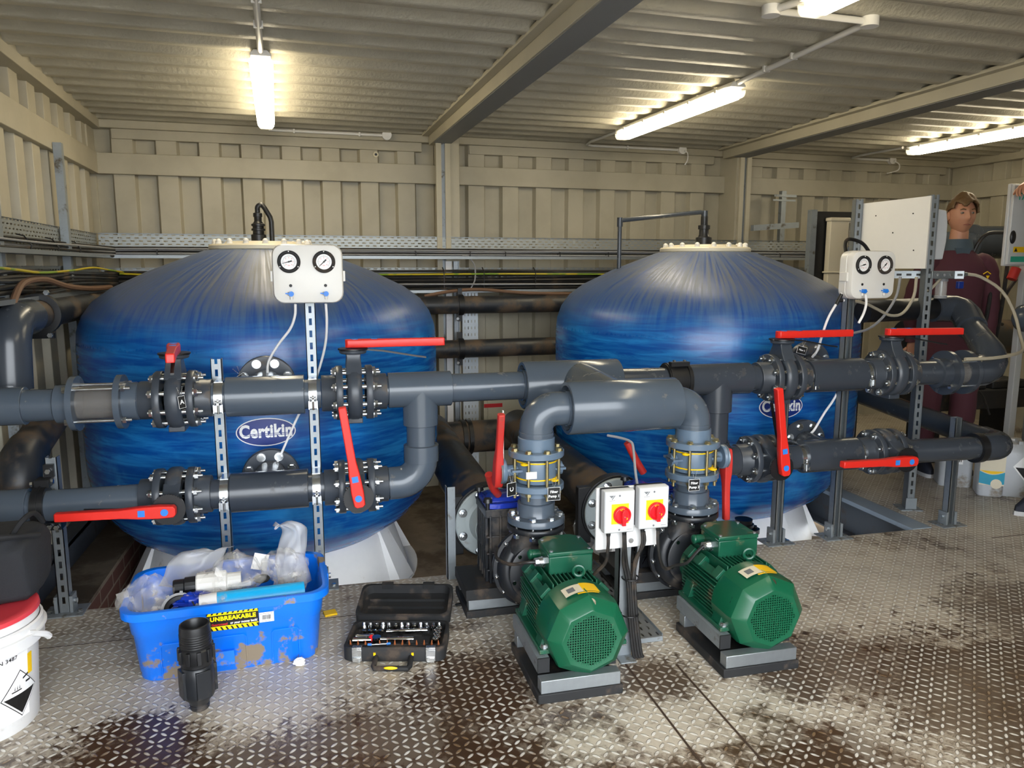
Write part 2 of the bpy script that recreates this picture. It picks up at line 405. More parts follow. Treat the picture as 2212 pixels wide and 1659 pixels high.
# ---------------------------------------------------------------- steel shell (room frame)
def rail_points(x0, x1, first, pitch=.272, d=.050):
    """trapezoidal corrugation: list of (x, depth)"""
    P = [(x0, d)]; x = x0 + first
    while x < x1 - .05:
        P += [(x, d), (x+.014, 0)]; x2 = min(x+.014+.128, x1)
        P += [(x2, 0)]
        if x2+.014 < x1: P += [(x2+.014, d)]
        x += pitch
    P.append((x1, P[-1][1])); return P
XB = [(-1.14, 1.16), (1.30, 3.62), (3.76, 6.06)]
ZC = 2.335
def place(o): o.rotation_euler = (0, 0, ROOM); return structure(o)
w = MB()
for i, (a, b) in enumerate(XB):
    P = rail_points(a, b, .1)
    w.rings([[(x, 5.80+d, -.6), (x, 5.80+d, 2.36), (x, 5.92, 2.36), (x, 5.92, -.6)] for x, d in P])
    w.box(a, 5.772, 1.992, b, 5.815, 2.128)                # wind rail
    w.box(a+.12, 5.785, 2.222, b-.1, 5.83, 2.36)            # top header
    w.box(a, 5.75, 2.285, b, 5.83, 2.36)
w.box(-1.32,5.83,-.6,-1.135,5.95,2.36); w.box(6.05,5.83,-.6,6.24,5.95,2.36)
w.box(1.16, 5.6, -.6, 1.30, 5.92, 2.36); w.box(3.62, 5.6, -.6, 3.76, 5.92, 2.36)
place(w.build('wall_back', M['wall'], bevel=.003))
def side_wall(name, X, sgn, y0):
    w = MB(); P = rail_points(y0, 5.80, .1); P.append((5.93, P[-1][1]))
    w.rings([[(X+sgn*d, y, -.6), (X+sgn*d, y, 2.36), (X+sgn*.12, y, 2.36), (X+sgn*.12, y, -.6)] for y, d in P])
    w.box(min(X-sgn*.028, X+sgn*.02), y0, 1.992, max(X-sgn*.028, X+sgn*.02), 5.80, 2.128)
    w.box(min(X-sgn*.06, X+sgn*.03), y0, 2.28, max(X-sgn*.06, X+sgn*.03), 5.80, 2.36)
    w.box(min(X-sgn*.01, X+sgn*.02), 5.62, 2.128, max(X-sgn*.01, X+sgn*.02), 5.8, 2.3)
    place(w.build(name, M['wall'], bevel=.003))
side_wall('wall_left', -1.14, -1, -.3); side_wall('wall_right', 6.06, 1, -.3)
w = MB(); w.box(1.9, -.42, -.05, 6.1, -.36, 2.36); place(w.build('wall_front_blocker', M['wall']))  # unseen wall behind the camera, widened to keep daylight off the right bay
c = MB(); P = []; y = -.4; 
while y < 5.85: P += [(y, 0), (y+.07, 0), (y+.095, .034), (y+.17, .034)]; y += .196
c.rings([[(-1.2, q, ZC+d), (6.12, q, ZC+d), (6.12, q, ZC+.09), (-1.2, q, ZC+.09)] for q, d in P])
place(c.build('ceiling', M['ceiling'], smooth=70))
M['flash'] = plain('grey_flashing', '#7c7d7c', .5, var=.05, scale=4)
def beam(name, xa, xb, wd):
    b = MB(); b.rings([[(x, y, 2.262), (x+wd, y, 2.262), (x+wd, y, 2.345), (x, y, 2.345)] for x, y in ((xa, 5.72), (xb, -.3))])
    b.rings([[(x-.05, y, 2.325), (x, y, 2.325), (x, y, 2.345), (x-.05, y, 2.345)] for x, y in ((xa, 5.72), (xb, -.3))])
    place(b.build(name, M['beam'], bevel=.002))
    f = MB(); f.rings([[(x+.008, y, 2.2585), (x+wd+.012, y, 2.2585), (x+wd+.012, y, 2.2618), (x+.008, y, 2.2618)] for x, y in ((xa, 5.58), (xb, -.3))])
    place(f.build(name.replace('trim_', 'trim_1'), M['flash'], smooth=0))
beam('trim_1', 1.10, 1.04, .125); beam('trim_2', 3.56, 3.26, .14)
for nm, X in (('trim_3', 1.175), ('trim_4', 3.69)):       # galvanised channel cast on the face of each column
    b = MB(); b.use(0).box(X-.052, 5.575, 0, X-.014, 5.6, 2.26); b.box(X+.014, 5.575, 0, X+.052, 5.6, 2.26); b.use(1).box(X-.022, 5.592, 0, X+.022, 5.6, 2.26)
    place(b.build(nm, [M['beam'], M['galvdull']]))

# ---------------------------------------------------------------- deck and pit (pipework frame)
d = MB(); d.box(-1.6, -.35, -.012, 3.12, 3.255, 0); d.box(3.12, -.35, -.012, 6.4, 6.3, 0)
d.box(-1.6, -.35, -.1, 6.4, -.30, -.012)
structure(d.build('floor', M['deck']))
M['seam'] = plain('dark_seam', '#3a2a1e', .8, var=.3)
sm = MB()
sm.box(.983, -.3, -.003, .99, 2.33, .0012); sm.box(1.155, -.3, -.003, 1.162, 2.28, .0012); sm.box(-1.5, 2.94, -.003, .4, 2.944, .0008); sm.box(3.3, 3.05, -.003, 6.2, 3.055, .0008)
structure(sm.build('trim_5', M['seam']))
b = MB(); b.use(0).box(3.0, 3.255, -.02, 3.118, 5.9, .004); b.use(1).box(3.075, 3.26, -.22, 3.118, 5.9, -.02); b.box(3.0, 3.26, -.23, 3.1, 5.9, -.22)
structure(b.build('trim_6', [M['steelbeam'], M['darkbeam']]))
b = MB(); b.box(-1.6, 3.22, -.22, 3.1, 3.25, -.014); b.box(-1.35, 3.26, -.3, -1.29, 5.9, .0); b.box(-1.6, 3.26, -.02, -1.29, 5.9, .005)
structure(b.build('trim_7', M['darkbeam']))
b = MB(); b.use(0).box(-1.29, 3.26, -.5, -1.085, 5.9, -.148); b.use(1).box(-1.29, 3.26, -.148, -1.083, 5.9, -.13)
structure(b.build('trim_8', [M['brick'], M['concrete']]))
b = MB(); b.use(0).box(2.88, 3.26, -.5, 3.1, 5.9, -.3)
structure(b.build('trim_9', M['brick']))
g = MB(); g.box(-1.7, 3.0, -.55, 3.4, 6.4, -.36); structure(g.build('pit_floor', M['concrete']))
g = MB(); g.box(-30, -40, -.3, 30, -.36, -.2); structure(g.build('ground', M['ground']))
# ---------------------------------------------------------------- filter tanks
ZU, ZL, YR = .868, .466, 3.17       # upper run, lower run, their depth
PR, SR = .0605, .0715               # pipe and socket radius
TR = .93
PROF = [(.27,1.47),(.30,1.466),(.41,1.424),(.58,1.357),(.755,1.272),(.845,1.205),(.895,1.135),(.922,1.06),(.93,.97),(.93,.45),(.925,.33),(.90,.22),(.845,.11),(.76,.01),(.64,-.07),(.5,-.115),(.3,-.14)]
def tank(x, y, label, vent):
    t = thing('filter_tank', label, 'water filter tank', (x, y, -.36), 0, 'blue filter tanks')
    def P(px, py, pz): return (px, py, pz+.36)
    b = MB(); b.lathe(PROF, (0,0,0), n=72)
    o = b.build('tank_body', M['tank'], t, loc=(0,0,.36), smooth=50)
    l = MB(); l.lathe([(.0,.0),(.272,0),(.278,.006),(.278,.022),(.27,.03),(.20,.034),(.19,.046),(0.06,.05),(0,.05)], P(0,0,1.468), n=48); l.build('lid', M['offwhite'], t)
    for k in range(16):
        a = 2*pi*(k+.3)/16; c = P(.245*cos(a), .245*sin(a), 1.494)
        n = MB(); n.cyl(c, (c[0],c[1],c[2]+.014), .017, .015, 14); n.sphere((c[0],c[1],c[2]+.018), (.0145,.0145,.014), 12, 8); n.build('lid_bolt', M['white'], t)
    p = MB()
    p.lathe([(.58,-.04),(.64,-.06),(.655,-.085),(.74,-.34),(.80,-.345),(.80,-.36)], P(0,0,0), n=72, cap0=False, cap1=False)
    for k in range(8):
        a = 2*pi*k/8 - pi/2 + .32; u = Vector((cos(a), sin(a), 0)); v = Vector((-sin(a), cos(a), 0))
        A = [P(*(u*r + v*s*w + Vector((0,0,z)))) for r, z, w in ((.655,-.06,.05),(.80,-.355,.09)) for s in (-1,1)]
        B = [P(*(u*r + v*s*w*1.15 + Vector((0,0,z)))) for r, z, w in ((.60,-.06,.05),(.70,-.355,.09)) for s in (-1,1)]
        p.add(A+B, [(0,1,3,2),(0,2,6,4),(1,5,7,3),(0,4,5,1),(2,3,7,6)])
    p.build('plinth', M['plinth'], t, smooth=35)
    # drain plug low on the front
    d = MB(); a = -pi/2 + (.03 if x < 1 else -.15); u = Vector((cos(a), sin(a), 0))
    
    c = u*.80
    d.cyl(P(c.x,c.y,.0), P(c.x,c.y,-.06), .048, .044, 22); d.cyl(P(c.x,c.y,-.025), P(c.x,c.y,-.04), .056, .056, 22)
    R_ = [[P(c.x+.098*cos(q), c.y+.055*sin(q), z) for q in [2*pi*k/28 for k in range(28)]] for z in (-.06,-.085)]; d.rings(R_)
    for s in (-1,1): d.nut(P(c.x+s*.07,c.y-.0,-.085),(0,0,1),.014,.04)
    d.build('drain_plug', M['black'], t)
    # maker's oval badge, following the curve of the shell
    a0 = atan2(YR-.2-y, -.245-x+.0) if x < 1 else atan2(3.35-y, 2.325-x)
    def on(px, pz, e): q = a0 + px/TR; return P((TR+e)*cos(q), (TR+e)*sin(q), .652+pz)
    bd = MB()
    for mi, (w, h, e) in enumerate(((.128,.064,.002),(.123,.0595,.003))):
        bd.use(mi); K = 40
        ringsv = [[on(w*r*cos(2*pi*j/K), h*r*sin(2*pi*j/K), e) for j in range(K)] for r in (.02,.35,.7,1)]
        bd.rings(ringsv, True, True, False)
    bd.use(0); letters(bd, 'Certikin', (0,0,0), (1,0,0), (0,0,1), .080, .0032, .80, lambda X, Y: on(X, Y+.002, .0045))
    bd.use(1)
    for zz in (-.006, -.013): bd.add([on(-.095+.19*i/16, zz+d, .0052) for d in (0,-.0025) for i in range(17)], [(i,i+1,18+i,17+i) for i in range(16)])
    bd.build('badge', [M['whiteprint'], M['navy']], t, smooth=0)
    # air-release fitting on the lid
    f = MB()
    if vent == 'left':
        f.lathe([(r*.66,h*.82) for r, h in [(.06,0),(.06,.05),(.045,.055),(.045,.075),(.055,.078),(.055,.09),(.045,.093),(.045,.105),(.055,.108),(.055,.12),(.042,.125),(.03,.14),(.03,.165),(.036,.167),(.036,.19),(.024,.195)]], P(-.02,0,1.51), n=24)
        f.tube([P(-.02,0,1.65), P(-.02,0,1.69)] + arc(P(.0,-.005,1.69), (-1,0,0), (0,0,1), .02, 0, 1.9, 6) + [P(.02,-.01,1.69), P(.045,-.015,1.645), P(.05,-.015,1.62), P(.05,-.015,1.505)], .0135, 12)
    else:
        f.lathe([(.05,0),(.05,.05),(.035,.055),(.03,.07),(.03,.10),(.037,.102),(.037,.125),(.022,.128),(.022,.18)], P(-.01,0,1.51), n=20)
    f.build('air_valve', M['black'], t)
    # dark nozzles with bolted flanges facing the pipework
    for z in (ZU, ZL):
        dz = .02 if z == ZU else .02
        fx = (-.243 - x) if x < 1 else (2.37 - x)
        fl = MB(); yf = 3.335 - y
        fl.lathe([(.0,0),(.055,0),(.06,-.002),(.118,0),(.121,.004),(.121,.026),(.07,.028),(.07,.22)], P(fx, yf, z+dz), (0,1,0), 40)
        nz = fl.build('nozzle_flange', M['valve'], t)
        for k in range(8):
            a = 2*pi*(k+.5)/8; c = P(fx+.095*cos(a), yf, z+dz+.095*sin(a))
            n = MB(); n.nut(c, (0,-1,0), .014, .012); n.cyl(c, (c[0], c[1]-.004, c[2]), .019, n=16); n.build('bolt', M['zinc'], nz)
    return t
T1 = tank(-.304, 4.42, 'left blue filter tank, its oval badge in full view between two slotted posts', 'left')
T2 = tank(2.34, 4.42, 'right blue filter tank, its oval badge half hidden by a red lever', 'right')
# thin black vent pipe of the right tank
t = thing('vent_pipe', 'thin black pipe bent down from the top of the right blue tank', 'pipe', (2.33, 4.42, 1.64))
p = MB(); p.tube([(2.33,4.42,1.64),(2.33,4.42,1.70),(2.325,4.42,1.712),(2.30,4.42,1.715),(1.82,4.50,1.665),(1.805,4.50,1.655),(1.80,4.50,1.63),(1.80,4.50,1.30)], .0135, 10)
p.build('pipe', M['pvcdark'], t, world=True)
p = MB(); p.cyl((2.33,4.42,1.665),(2.33,4.42,1.725),.02,n=14); p.cyl((1.80,4.5,1.625),(1.80,4.5,1.68),.018,n=12); p.build('elbow', M['pvcdark'], t, world=True)

# ---------------------------------------------------------------- butterfly valves
def flange_ring(mb, x0, x1, R=.112, ri=.05, n=36): mb.tubing((x0,0,0),(x1,0,0),R,ri,n)
def make_valve():
    """pipe axis along X, neck along +Z"""
    t = thing('butterfly_valve', '', 'valve')
    b = MB(); b.lathe([(.05,-.026),(.104,-.030),(.112,-.022),(.116,-.012),(.116,.012),(.112,.022),(.104,.030),(.05,.026)], (0,0,0), (1,0,0), 40, False, False)
    # neck
    b.rings([[(sx*w, sy*dd, z) for sx, sy in ((1,1),(-1,1),(-1,-1),(1,-1))] for w, dd, z in ((.032,.075,.085),(.03,.05,.12),(.028,.036,.15),(.030,.036,.163))])
    b.lathe([(.03,.158),(.052,.162),(.055,.168),(.055,.176),(.03,.177)], (0,0,0), (0,0,1), 28)
    b.box(-.03,-.05,-.122,.03,.05,-.10)
    body = b.build('valve_body', M['valve'], t, bevel=.003)
    for s in (-1, 1):
        f = MB(); f.lathe([(.05,s*.046),(.110,s*.046),(.112,s*.049),(.112,s*.070),(.110,s*.073),(.076,s*.073),(.0745,s*.075),(.0745,s*.128),(.073,s*.131),(.05,s*.131)], (0,0,0), (1,0,0), 44, False, False)
        f.build('flange', M['valve'], t)
    for k in range(8):
        a = 2*pi*(k+.5)/8; y, z = .094*cos(a), .094*sin(a)
        n = MB(); n.cyl((-.092,y,z),(.105,y,z),.0065,n=10); n.nut((-.087,y,z),(1,0,0),.0155,.013); n.nut((.075,y,z),(1,0,0),.0155,.014)
        n.cyl((-.077,y,z),(-.073,y,z),.017,n=14); n.cyl((.073,y,z),(.077,y,z),.0185,n=14); n.cyl((-.047,y,z),(-.028,y,z),.010,n=10); n.cyl((.028,y,z),(.047,y,z),.010,n=10)
        n.build('bolt', M['zinc'], t)
    r = MB(); pts = []
    for i in range(80):
        a = 2*pi*i/80; rr = .060 if (i % 2 or not (8 < i < 46)) else .0565; pts.append((rr*cos(a), rr*sin(a)))
    r.prism(pts, (0,0,.177), (1,0,0), (0,1,0), (0,0,.006)); r.build('ratchet_plate', M['black'], t, smooth=0)
    h = MB()   # lever along +X of its own frame
    top = [(-.030,-.012),(-.022,-.022),(.03,-.025),(.10,-.022),(.16,-.0165),(.375,-.0155),(.378,-.0125),(.378,.0125),(.375,.0155),(.16,.0165),(.10,.022),(.03,.025),(-.022,.022),(-.030,.012)]
    h.rings([[(x*k0, y*k, z) for x, y in top] for z, k, k0 in ((.186,.92,1),(.189,1,1),(.214,1,1),(.219,.9,.992))])
    hd = h.build('lever', M['red'], t, bevel=.003)
    s = MB(); s.box(.075,-.012,.2192,.099,.012,.2204); s.cyl((.008,0,.219),(.008,0,.2206),.0135,n=22); s.build('sticker', M['sticker'], hd)
    g = MB(); g.rings([[(x, -w, z0),(x, w, z0),(x, w, z0+.007),(x,-w,z0+.007)] for x, z0, w in ((.03,.176,.012),(.12,.166,.008),(.26,.140,.006),(.30,.134,.006))]); g.build('trigger', M['black'], hd)
    return t
_v = [None]
def valve(x, z, kind, lever, label, y=YR):
    """kind 'top' or 'front'; lever = angle about the stem"""
    if _v[0] is None: _v[0] = make_valve(); v = _v[0]
    else: v = copy_tree(_v[0])
    v.location = (x, y, z); v.rotation_euler = (0,0,0) if kind == 'top' else (pi/2, 0, 0)
    tag(v, label, 'valve', 'red lever butterfly valves')
    for c in v.children:
        if c.name.startswith('lever'): c.rotation_euler = (0,0,lever)
    return v
valve(-.567, ZU, 'top', RAD(-82), 'butterfly valve with red lever pointing at the viewer, upper pipe before left tank')
valve(.113, ZU, 'top', RAD(0), 'butterfly valve with red lever to the right, upper pipe beside left gauge panel')
valve(2.097, ZU-.006, 'top', RAD(0), 'butterfly valve with horizontal red lever, upper pipe before right tank')
valve(2.702, ZU-.006, 'top', RAD(-6), 'butterfly valve with horizontal red lever, upper pipe right of the right gauge panel')
valve(-.591, ZL+.012, 'front', RAD(179), 'butterfly valve with red lever lying left, lower pipe above the blue box')
valve(.11, ZL+.004, 'front', RAD(98), 'butterfly valve with upright red lever, lower pipe in front of left tank')
valve(2.01, ZL+.005, 'front', RAD(98), 'butterfly valve with upright red lever, lower pipe covering the right tank badge')
valve(2.69, ZL, 'front', RAD(179), 'butterfly valve with red lever lying left, lower pipe in front of right tank')

# ---------------------------------------------------------------- pipework
def P(mb, a, b, r=PR): return mb.cyl(a, b, r, n=36)
def sock(mb, x0, x1, y, z, r=SR): return mb.lathe([(PR-.002,0),(r-.002,0),(r,.002),(r,x1-x0-.002),(r-.002,x1-x0),(PR-.002,x1-x0)], (x0,y,z), (1,0,0), 40, False, False)
def pipe_thing(label, loc, name='pipe_run'): return thing(name, label, 'pipe', loc)
# upper left feed and its riser
t = pipe_thing('grey pipe at the left edge, upper run, leading into the sight glass', (-1.1, YR, ZU))
p = MB(); P(p, (-1.30,YR,ZU-.004), (-.985,YR,ZU-.004)); p.build('pipe', M['pvc'], t, world=True)
p = MB(); sock(p, -1.302, -1.095, YR, ZU-.004); p.build('socket', M['pvc'], t, world=True)
# sight glass
def sight_glass(xa, xb, y, z, label, m, rr=.105):
    t = thing('sight_glass', label, 'sight glass', ((xa+xb)/2, y, z))
    L = (xb-xa)/2
    for s in (-1, 1):
        f = MB(); f.tubing((s*L-.011,0,0),(s*L+.011,0,0),rr,.05,40); f.lathe([(.05,s*(L+.01)),(.074,s*(L+.01)),(.074,s*(L+.062)),(.07,s*(L+.065)),(.05,s*(L+.065))],(0,0,0),(1,0,0),36,False,False)
        f.build('flange', m, t)
    g = MB(); g.tubing((-L+.008,0,0),(L-.008,0,0),.066,.060,36); g.build('glass_tube', M['smoked'], t)
    for k in range(4):
        a = pi/4 + k*pi/2; yy, zz = .086*cos(a), .086*sin(a)
        n = MB(); n.cyl((-L-.025,yy,zz),(L+.045,yy,zz),.0065,n=10); n.nut((-L-.026,yy,zz),(1,0,0),.013,.013); n.nut((L+.013,yy,zz),(1,0,0),.013,.013); n.build('tie_rod', M['zinc'], t)
    return t
sight_glass(-.925, -.765, YR, ZU-.002, 'clear sight glass between two flanges, upper pipe at the left', M['pvc'])
t = pipe_thing('short grey pipe joining left sight glass to its butterfly valve', (-.73, YR, ZU)); p = MB(); P(p, (-.705,YR,ZU),(-.69,YR,ZU),.07); p.build('pipe', M['pvc'], t, world=True)
def branch_section(x0, x1, s0, s1, z, bx, m, label, back):
    t = pipe_thing(label, ((x0+x1)/2, YR, z), 'branch_pipe')
    p = MB(); P(p, (x0,YR,z),(x1,YR,z)); p.build('pipe', m, t, world=True)
    s = MB(); sock(s, s0, s1, YR, z, .080); s.build('sleeve', m, t, world=True)
    q = MB(); q.cyl((bx,YR,z+.01),(bx,back,z+.018),.068,n=32); q.build('nozzle', m, t, world=True)
branch_section(-.437,-.02,-.385,-.085,ZU,-.243,M['pvc'],'upper grey branch pipe clamped to two slotted posts before left tank',3.333)
branch_section(-.462,-.02,-.388,-.085,ZL+.008,-.243,M['pvcdark'],'lower grey branch pipe clamped to two slotted posts before left tank',3.333)
branch_section(2.225,2.575,2.235,2.535,ZU-.006,2.37,M['pvcdark'],'upper dark branch pipe in front of the right blue tank',3.333)
branch_section(2.14,2.562,2.235,2.535,ZL,2.37,M['pvcdark'],'lower dark branch pipe in front of the right blue tank',3.333)
# lower left pipe
t = pipe_thing('grey lower pipe at the left edge held by a black clamp', (-1.0, YR, ZL))
p = MB(); P(p, (-1.30,YR,ZL+.004),(-.72,YR,ZL+.008)); p.build('pipe', M['pvc'], t, world=True)
p = MB(); sock(p, -1.302, -1.115, YR, ZL+.004, .073); p.build('socket', M['pvc'], t, world=True)
# header from the left valve pair to the big tee
t = pipe_thing('grey header pipe with tee and drop elbow right of the left tank', (.38, YR, ZU), 'header_pipe')
p = MB(); P(p, (.24,YR,ZU+.002),(.86,YR,ZU+.002)); P(p, (.385,YR,ZL+.1),(.385,YR,ZU)); P(p,(.24,YR,ZL+.004),(.3,YR,ZL+.004)); p.build('pipe', M['pvc'], t, world=True)
p = MB(); sock(p, .25, .515, YR, ZU+.002, .074)
p.lathe([(.072,-.15),(.074,-.148),(.074,0)],(.385,YR,ZU),(0,0,1),36,False,False); p.build('tee', M['pvc'], t, world=True)
p = MB(); c = (.285,YR,ZL+.105); p.tube([(.245,YR,ZL+.004)]+arc(c,(0,0,-1),(1,0,0),.1,0,pi/2,10)+[(.385,YR,ZL+.125)], .069, 28, False)
p.lathe([(.069,0),(.0745,.002),(.0745,.07),(.062,.072)],(.385,YR,ZL+.095),(0,0,1),32,False,False); p.build('elbow', M['pvc'], t, world=True)
# big manifold joining both pumps
XP1, XP2, YP = .768, 1.420, 2.72
ZM = .848
t = pipe_thing('large grey pump manifold, two fat sleeves with elbows over the valves', (1.09, YP, ZM), 'pump_manifold')
def sleeve(x0, x1, y, z, R):
    p = MB(); w = x1-x0
    p.lathe([(R-.022,.02),(R-.016,0),(R-.003,0),(R,.004),(R,w-.004),(R-.003,w),(R-.016,w),(R-.022,w-.02)],(x0,y,z),(1,0,0),52,False,False)
    p.lathe([(PR+.003,.03),(PR+.018,.022),(R-.02,.022)],(x0,y,z),(1,0,0),44,False,False); p.lathe([(PR+.003,w-.03),(PR+.018,w-.022),(R-.02,w-.022)],(x0,y,z),(1,0,0),44,False,False)
    p.lathe([(PR,-.004),(PR+.008,-.004),(PR+.008,.025)],(x0,y,z),(1,0,0),40,False,False); p.lathe([(PR,w+.004),(PR+.008,w+.004),(PR+.008,w-.025)],(x0,y,z),(1,0,0),40,False,False)
    return p
sleeve(.885,1.335,YP,ZM,.102).build('front_sleeve', M['pvc'], t, world=True)
sleeve(.830,1.268,YR,ZU+.002,.104).build('rear_sleeve', M['pvc'], t, world=True)
p = MB(); p.cyl((1.08,YP,ZM+.004),(1.08,YR,ZU+.002),.096,n=44); p.build('cross_branch', M['pvc'], t, world=True)
for s, X in ((1,XP1),(-1,XP2)):
    p = MB(); c = (X+s*.075,YP,ZM-.075)
    p.tube([(X,YP,.74)]+arc(c,(-s,0,0),(0,0,1),.075,0,pi/2,12)+[(X+s*.13,YP,ZM)], .0645, 32)
    p.lathe([(.0645,0),(.0665,.001),(.0665,.012),(.0645,.013)],(X,YP,.752),(0,0,1),32,False,False)
    p.build('elbow', M['pvc'], t, world=True)
p = MB(); P(p,(1.26,YR,ZU),(1.30,YR,ZU)); p.build('pipe', M['pvcdark'], t, world=True)
# right header
t = pipe_thing('dark header pipe with tee, right of the big manifold', (1.7, YR, ZU), 'header_pipe')
p = MB(); P(p,(1.27,YR,ZU),(1.97,YR,ZU-.004)); P(p,(1.765,YR,ZL),(1.765,YR,ZU)); P(p,(1.76,YR,ZL+.004),(1.9,YR,ZL+.004)); p.build('pipe', M['pvcdark'], t, world=True)
p = MB(); sock(p,1.612,1.925,YR,ZU-.004,.0735); p.lathe([(.07,-.155),(.073,-.153),(.073,0)],(1.765,YR,ZU),(0,0,1),36,False,False); p.build('tee', M['pvcdark'], t, world=True)
p = MB(); c=(1.86,YR,ZL+.1); p.tube(arc(c,(-1,0,0),(0,0,-1),.096,0,pi/2,8)+[(1.885,YR,ZL+.004)],.07,26); p.build('elbow', M['pvcdark'], t, world=True)
p = MB(); p.tubing((1.5,YR,ZU-.002),(1.612,YR,ZU-.002),.077,.058,40); p.tubing((1.505,YR,ZU-.002),(1.52,YR,ZU-.002),.082,.07,40); p.tubing((1.592,YR,ZU-.002),(1.607,YR,ZU-.002),.082,.07,40)
p.box(1.51,YR-.05,ZU+.068,1.6,YR-.02,ZU+.088); q = p.build('coupling', M['black'], t, world=True)
p = MB(); [p.nut((x,YR-.035,ZU+.088),(0,0,1),.008,.008) for x in (1.53,1.58)]; o = p.build('bolt', M['zinc'], None); o.parent = q; o.location = -Vector(t.location)
# right pipe to right sight glass, elbows up to the back
t = pipe_thing('short dark pipe between the right valve and right sight glass', (2.9, YR, ZU), 'pipe_run')
p = MB(); P(p,(2.82,YR,ZU-.01),(2.99,YR,ZU-.014)); p.build('pipe', M['pvcdark'], t, world=True)
sight_glass(3.035,3.145,YR,ZU-.016,'clear sight glass between flanges, upper pipe at the right', M['pvcdark'], .112)
t = pipe_thing('dark grey pipe rising from the right sight glass to the back', (3.28, YR, ZU), 'riser_pipe')
p = MB(); p.tube([(3.2,YR,ZU-.016),(3.25,YR,ZU-.014),(3.30,YR+.01,ZU+.0),(3.335,YR+.03,ZU+.03),(3.36,YR+.06,ZU+.065),(3.47,3.46,1.04)], [.075,.078,.082,.082,.076,.062], 30); p.build('lower_elbow', M['pvcdark'], t, world=True)
p = MB(); p.tube([(3.38,3.26,.935),(3.50,3.52,1.075)], .0625, 28); p.build('pipe', M['pvcdark'], t, world=True)
p = MB(); p.tube([(3.475,3.47,1.045),(3.52,3.56,1.105),(3.525,3.60,1.13),(3.505,3.64,1.143),(3.46,3.66,1.145),(3.38,3.66,1.145)], .077, 30); p.build('upper_elbow', M['pvcdark'], t, world=True)
p = MB(); p.tube([(3.40,3.66,1.145),(2.87,3.60,1.138)], .062, 28); p.build('rear_pipe', M['black'], t, world=True)
# lower right pipe and its return
t = pipe_thing('dark lower pipe ending in a rounded elbow over the white jerrycans', (3.1, YR, ZL), 'pipe_run')
p = MB(); P(p,(2.815,YR,ZL-.01),(3.33,YR,ZL-.016)); p.build('pipe', M['pvcdark'], t, world=True)
p = MB(); p.tube([(3.29,YR,ZL-.016)]+arc((3.37,YR+.08,ZL-.015),(0,-1,0),(1,0,0),.08,0,pi/2,8)+[(3.45,YR+.14,ZL-.01)],.072,28); p.build('elbow', M['pvcdark'], t, world=True)
p = MB(); p.tube([(3.45,YR+.1,ZL-.012),(3.45,4.9,ZL+.13)],.0625,28); p.build('return_pipe', M['pvcdark'], t, world=True)
p = MB(); p.tubing((3.25,YR,ZL-.016),(3.29,YR,ZL-.016),.077,.06,36); p.build('coupling', M['black'], t, world=True)
# left wall pipes
t = pipe_thing('thick dark pipe along the left wall with an elbow and black clamp', (-1.25, 3.5, 1.17), 'service_pipe')
p = MB(); p.tube([(-1.205,3.46,1.172),(-1.30,5.3,1.167)],.066,28); p.build('pipe', M['dusty'], t, world=True)
p = MB(); p.tube([(-1.213,3.62,1.172)]+arc((-1.208,3.50,1.057),(0,0,1),(0,-1,0),.115,0,RAD(80),8)+[(-1.212,3.375,.90)],.077,28); p.build('elbow', M['pvcdark'], t, world=True)
p = MB(); p.tube([(-1.208,3.39,1.03),(-1.212,3.34,.80)],.066,28); p.build('riser', M['pvcdark'], t, world=True)
p = MB(); p.tubing((-1.219,3.76,1.172),(-1.221,3.80,1.172),.092,.066,32); p.box(-1.285,3.77,1.065,-1.165,3.79,1.088); q = p.build('clamp', M['black'], t, world=True)
p = MB(); [p.nut((-1.175,3.76,zz),(0,-1,0),.012,.012) for zz in (1.08,1.268)]; o = p.build('bolt', M['zinc'], None); o.parent = q; o.location = -Vector(t.location)
t = pipe_thing('thick dusty pipe slanting up behind the left grey pipes', (-1.3, 3.3, .5), 'slanted_pipe')
p = MB(); p.tube([(-1.207,3.42,.618),(-1.225,4.0,.74)],.074,26); p.build('pipe', M['dusty'], t, world=True)
p = MB(); p.tube([(-1.205,3.335,.40),(-1.205,3.335,.50),(-1.205,3.35,.56),(-1.206,3.40,.612),(-1.208,3.48,.632)],.081,26); p.build('elbow', M['dusty'], t, world=True)
# ---------------------------------------------------------------- slotted posts
def slotted(mb, w, dpt, h, pitch=.05, sl=.028, sw=.0115, back=False):
    """channel standing on z=0: slotted web facing -Y (or open side facing -Y when back)"""
    y0 = 0.0
    if not back:
        mb.box(-w/2, y0, 0, -sw/2, y0+.003, h); mb.box(sw/2, y0, 0, w/2, y0+.003, h)
        z = .02
        while z < h:
            z1 = min(z+pitch-sl, h); mb.box(-sw/2, y0, z-.0, sw/2, y0+.003, z1); z += pitch
        mb.box(-sw/2, y0, 0, sw/2, y0+.003, .02)
        mb.box(-w/2, y0, 0, -w/2+.003, y0+dpt, h); mb.box(w/2-.003, y0, 0, w/2, y0+dpt, h)
        for s in (-1,1): mb.box(s*.0115-.0022, y0-.002, 0, s*.0115+.0022, y0, h)
    else:
        mb.box(-w/2, y0, 0, -w/2+.003, y0+dpt, h); mb.box(w/2-.003, y0, 0, w/2, y0+dpt, h); mb.box(-w/2, y0+dpt-.003, 0, w/2, y0+dpt, h)
        for s in (-1, 1): mb.box(s*(w/2-.005)-.005, y0, 0, s*(w/2-.005)+.005, y0+.003, h); mb.box(s*(w/2-.01)-.0015, y0, 0, s*(w/2-.01)+.0015, y0+.009, h)
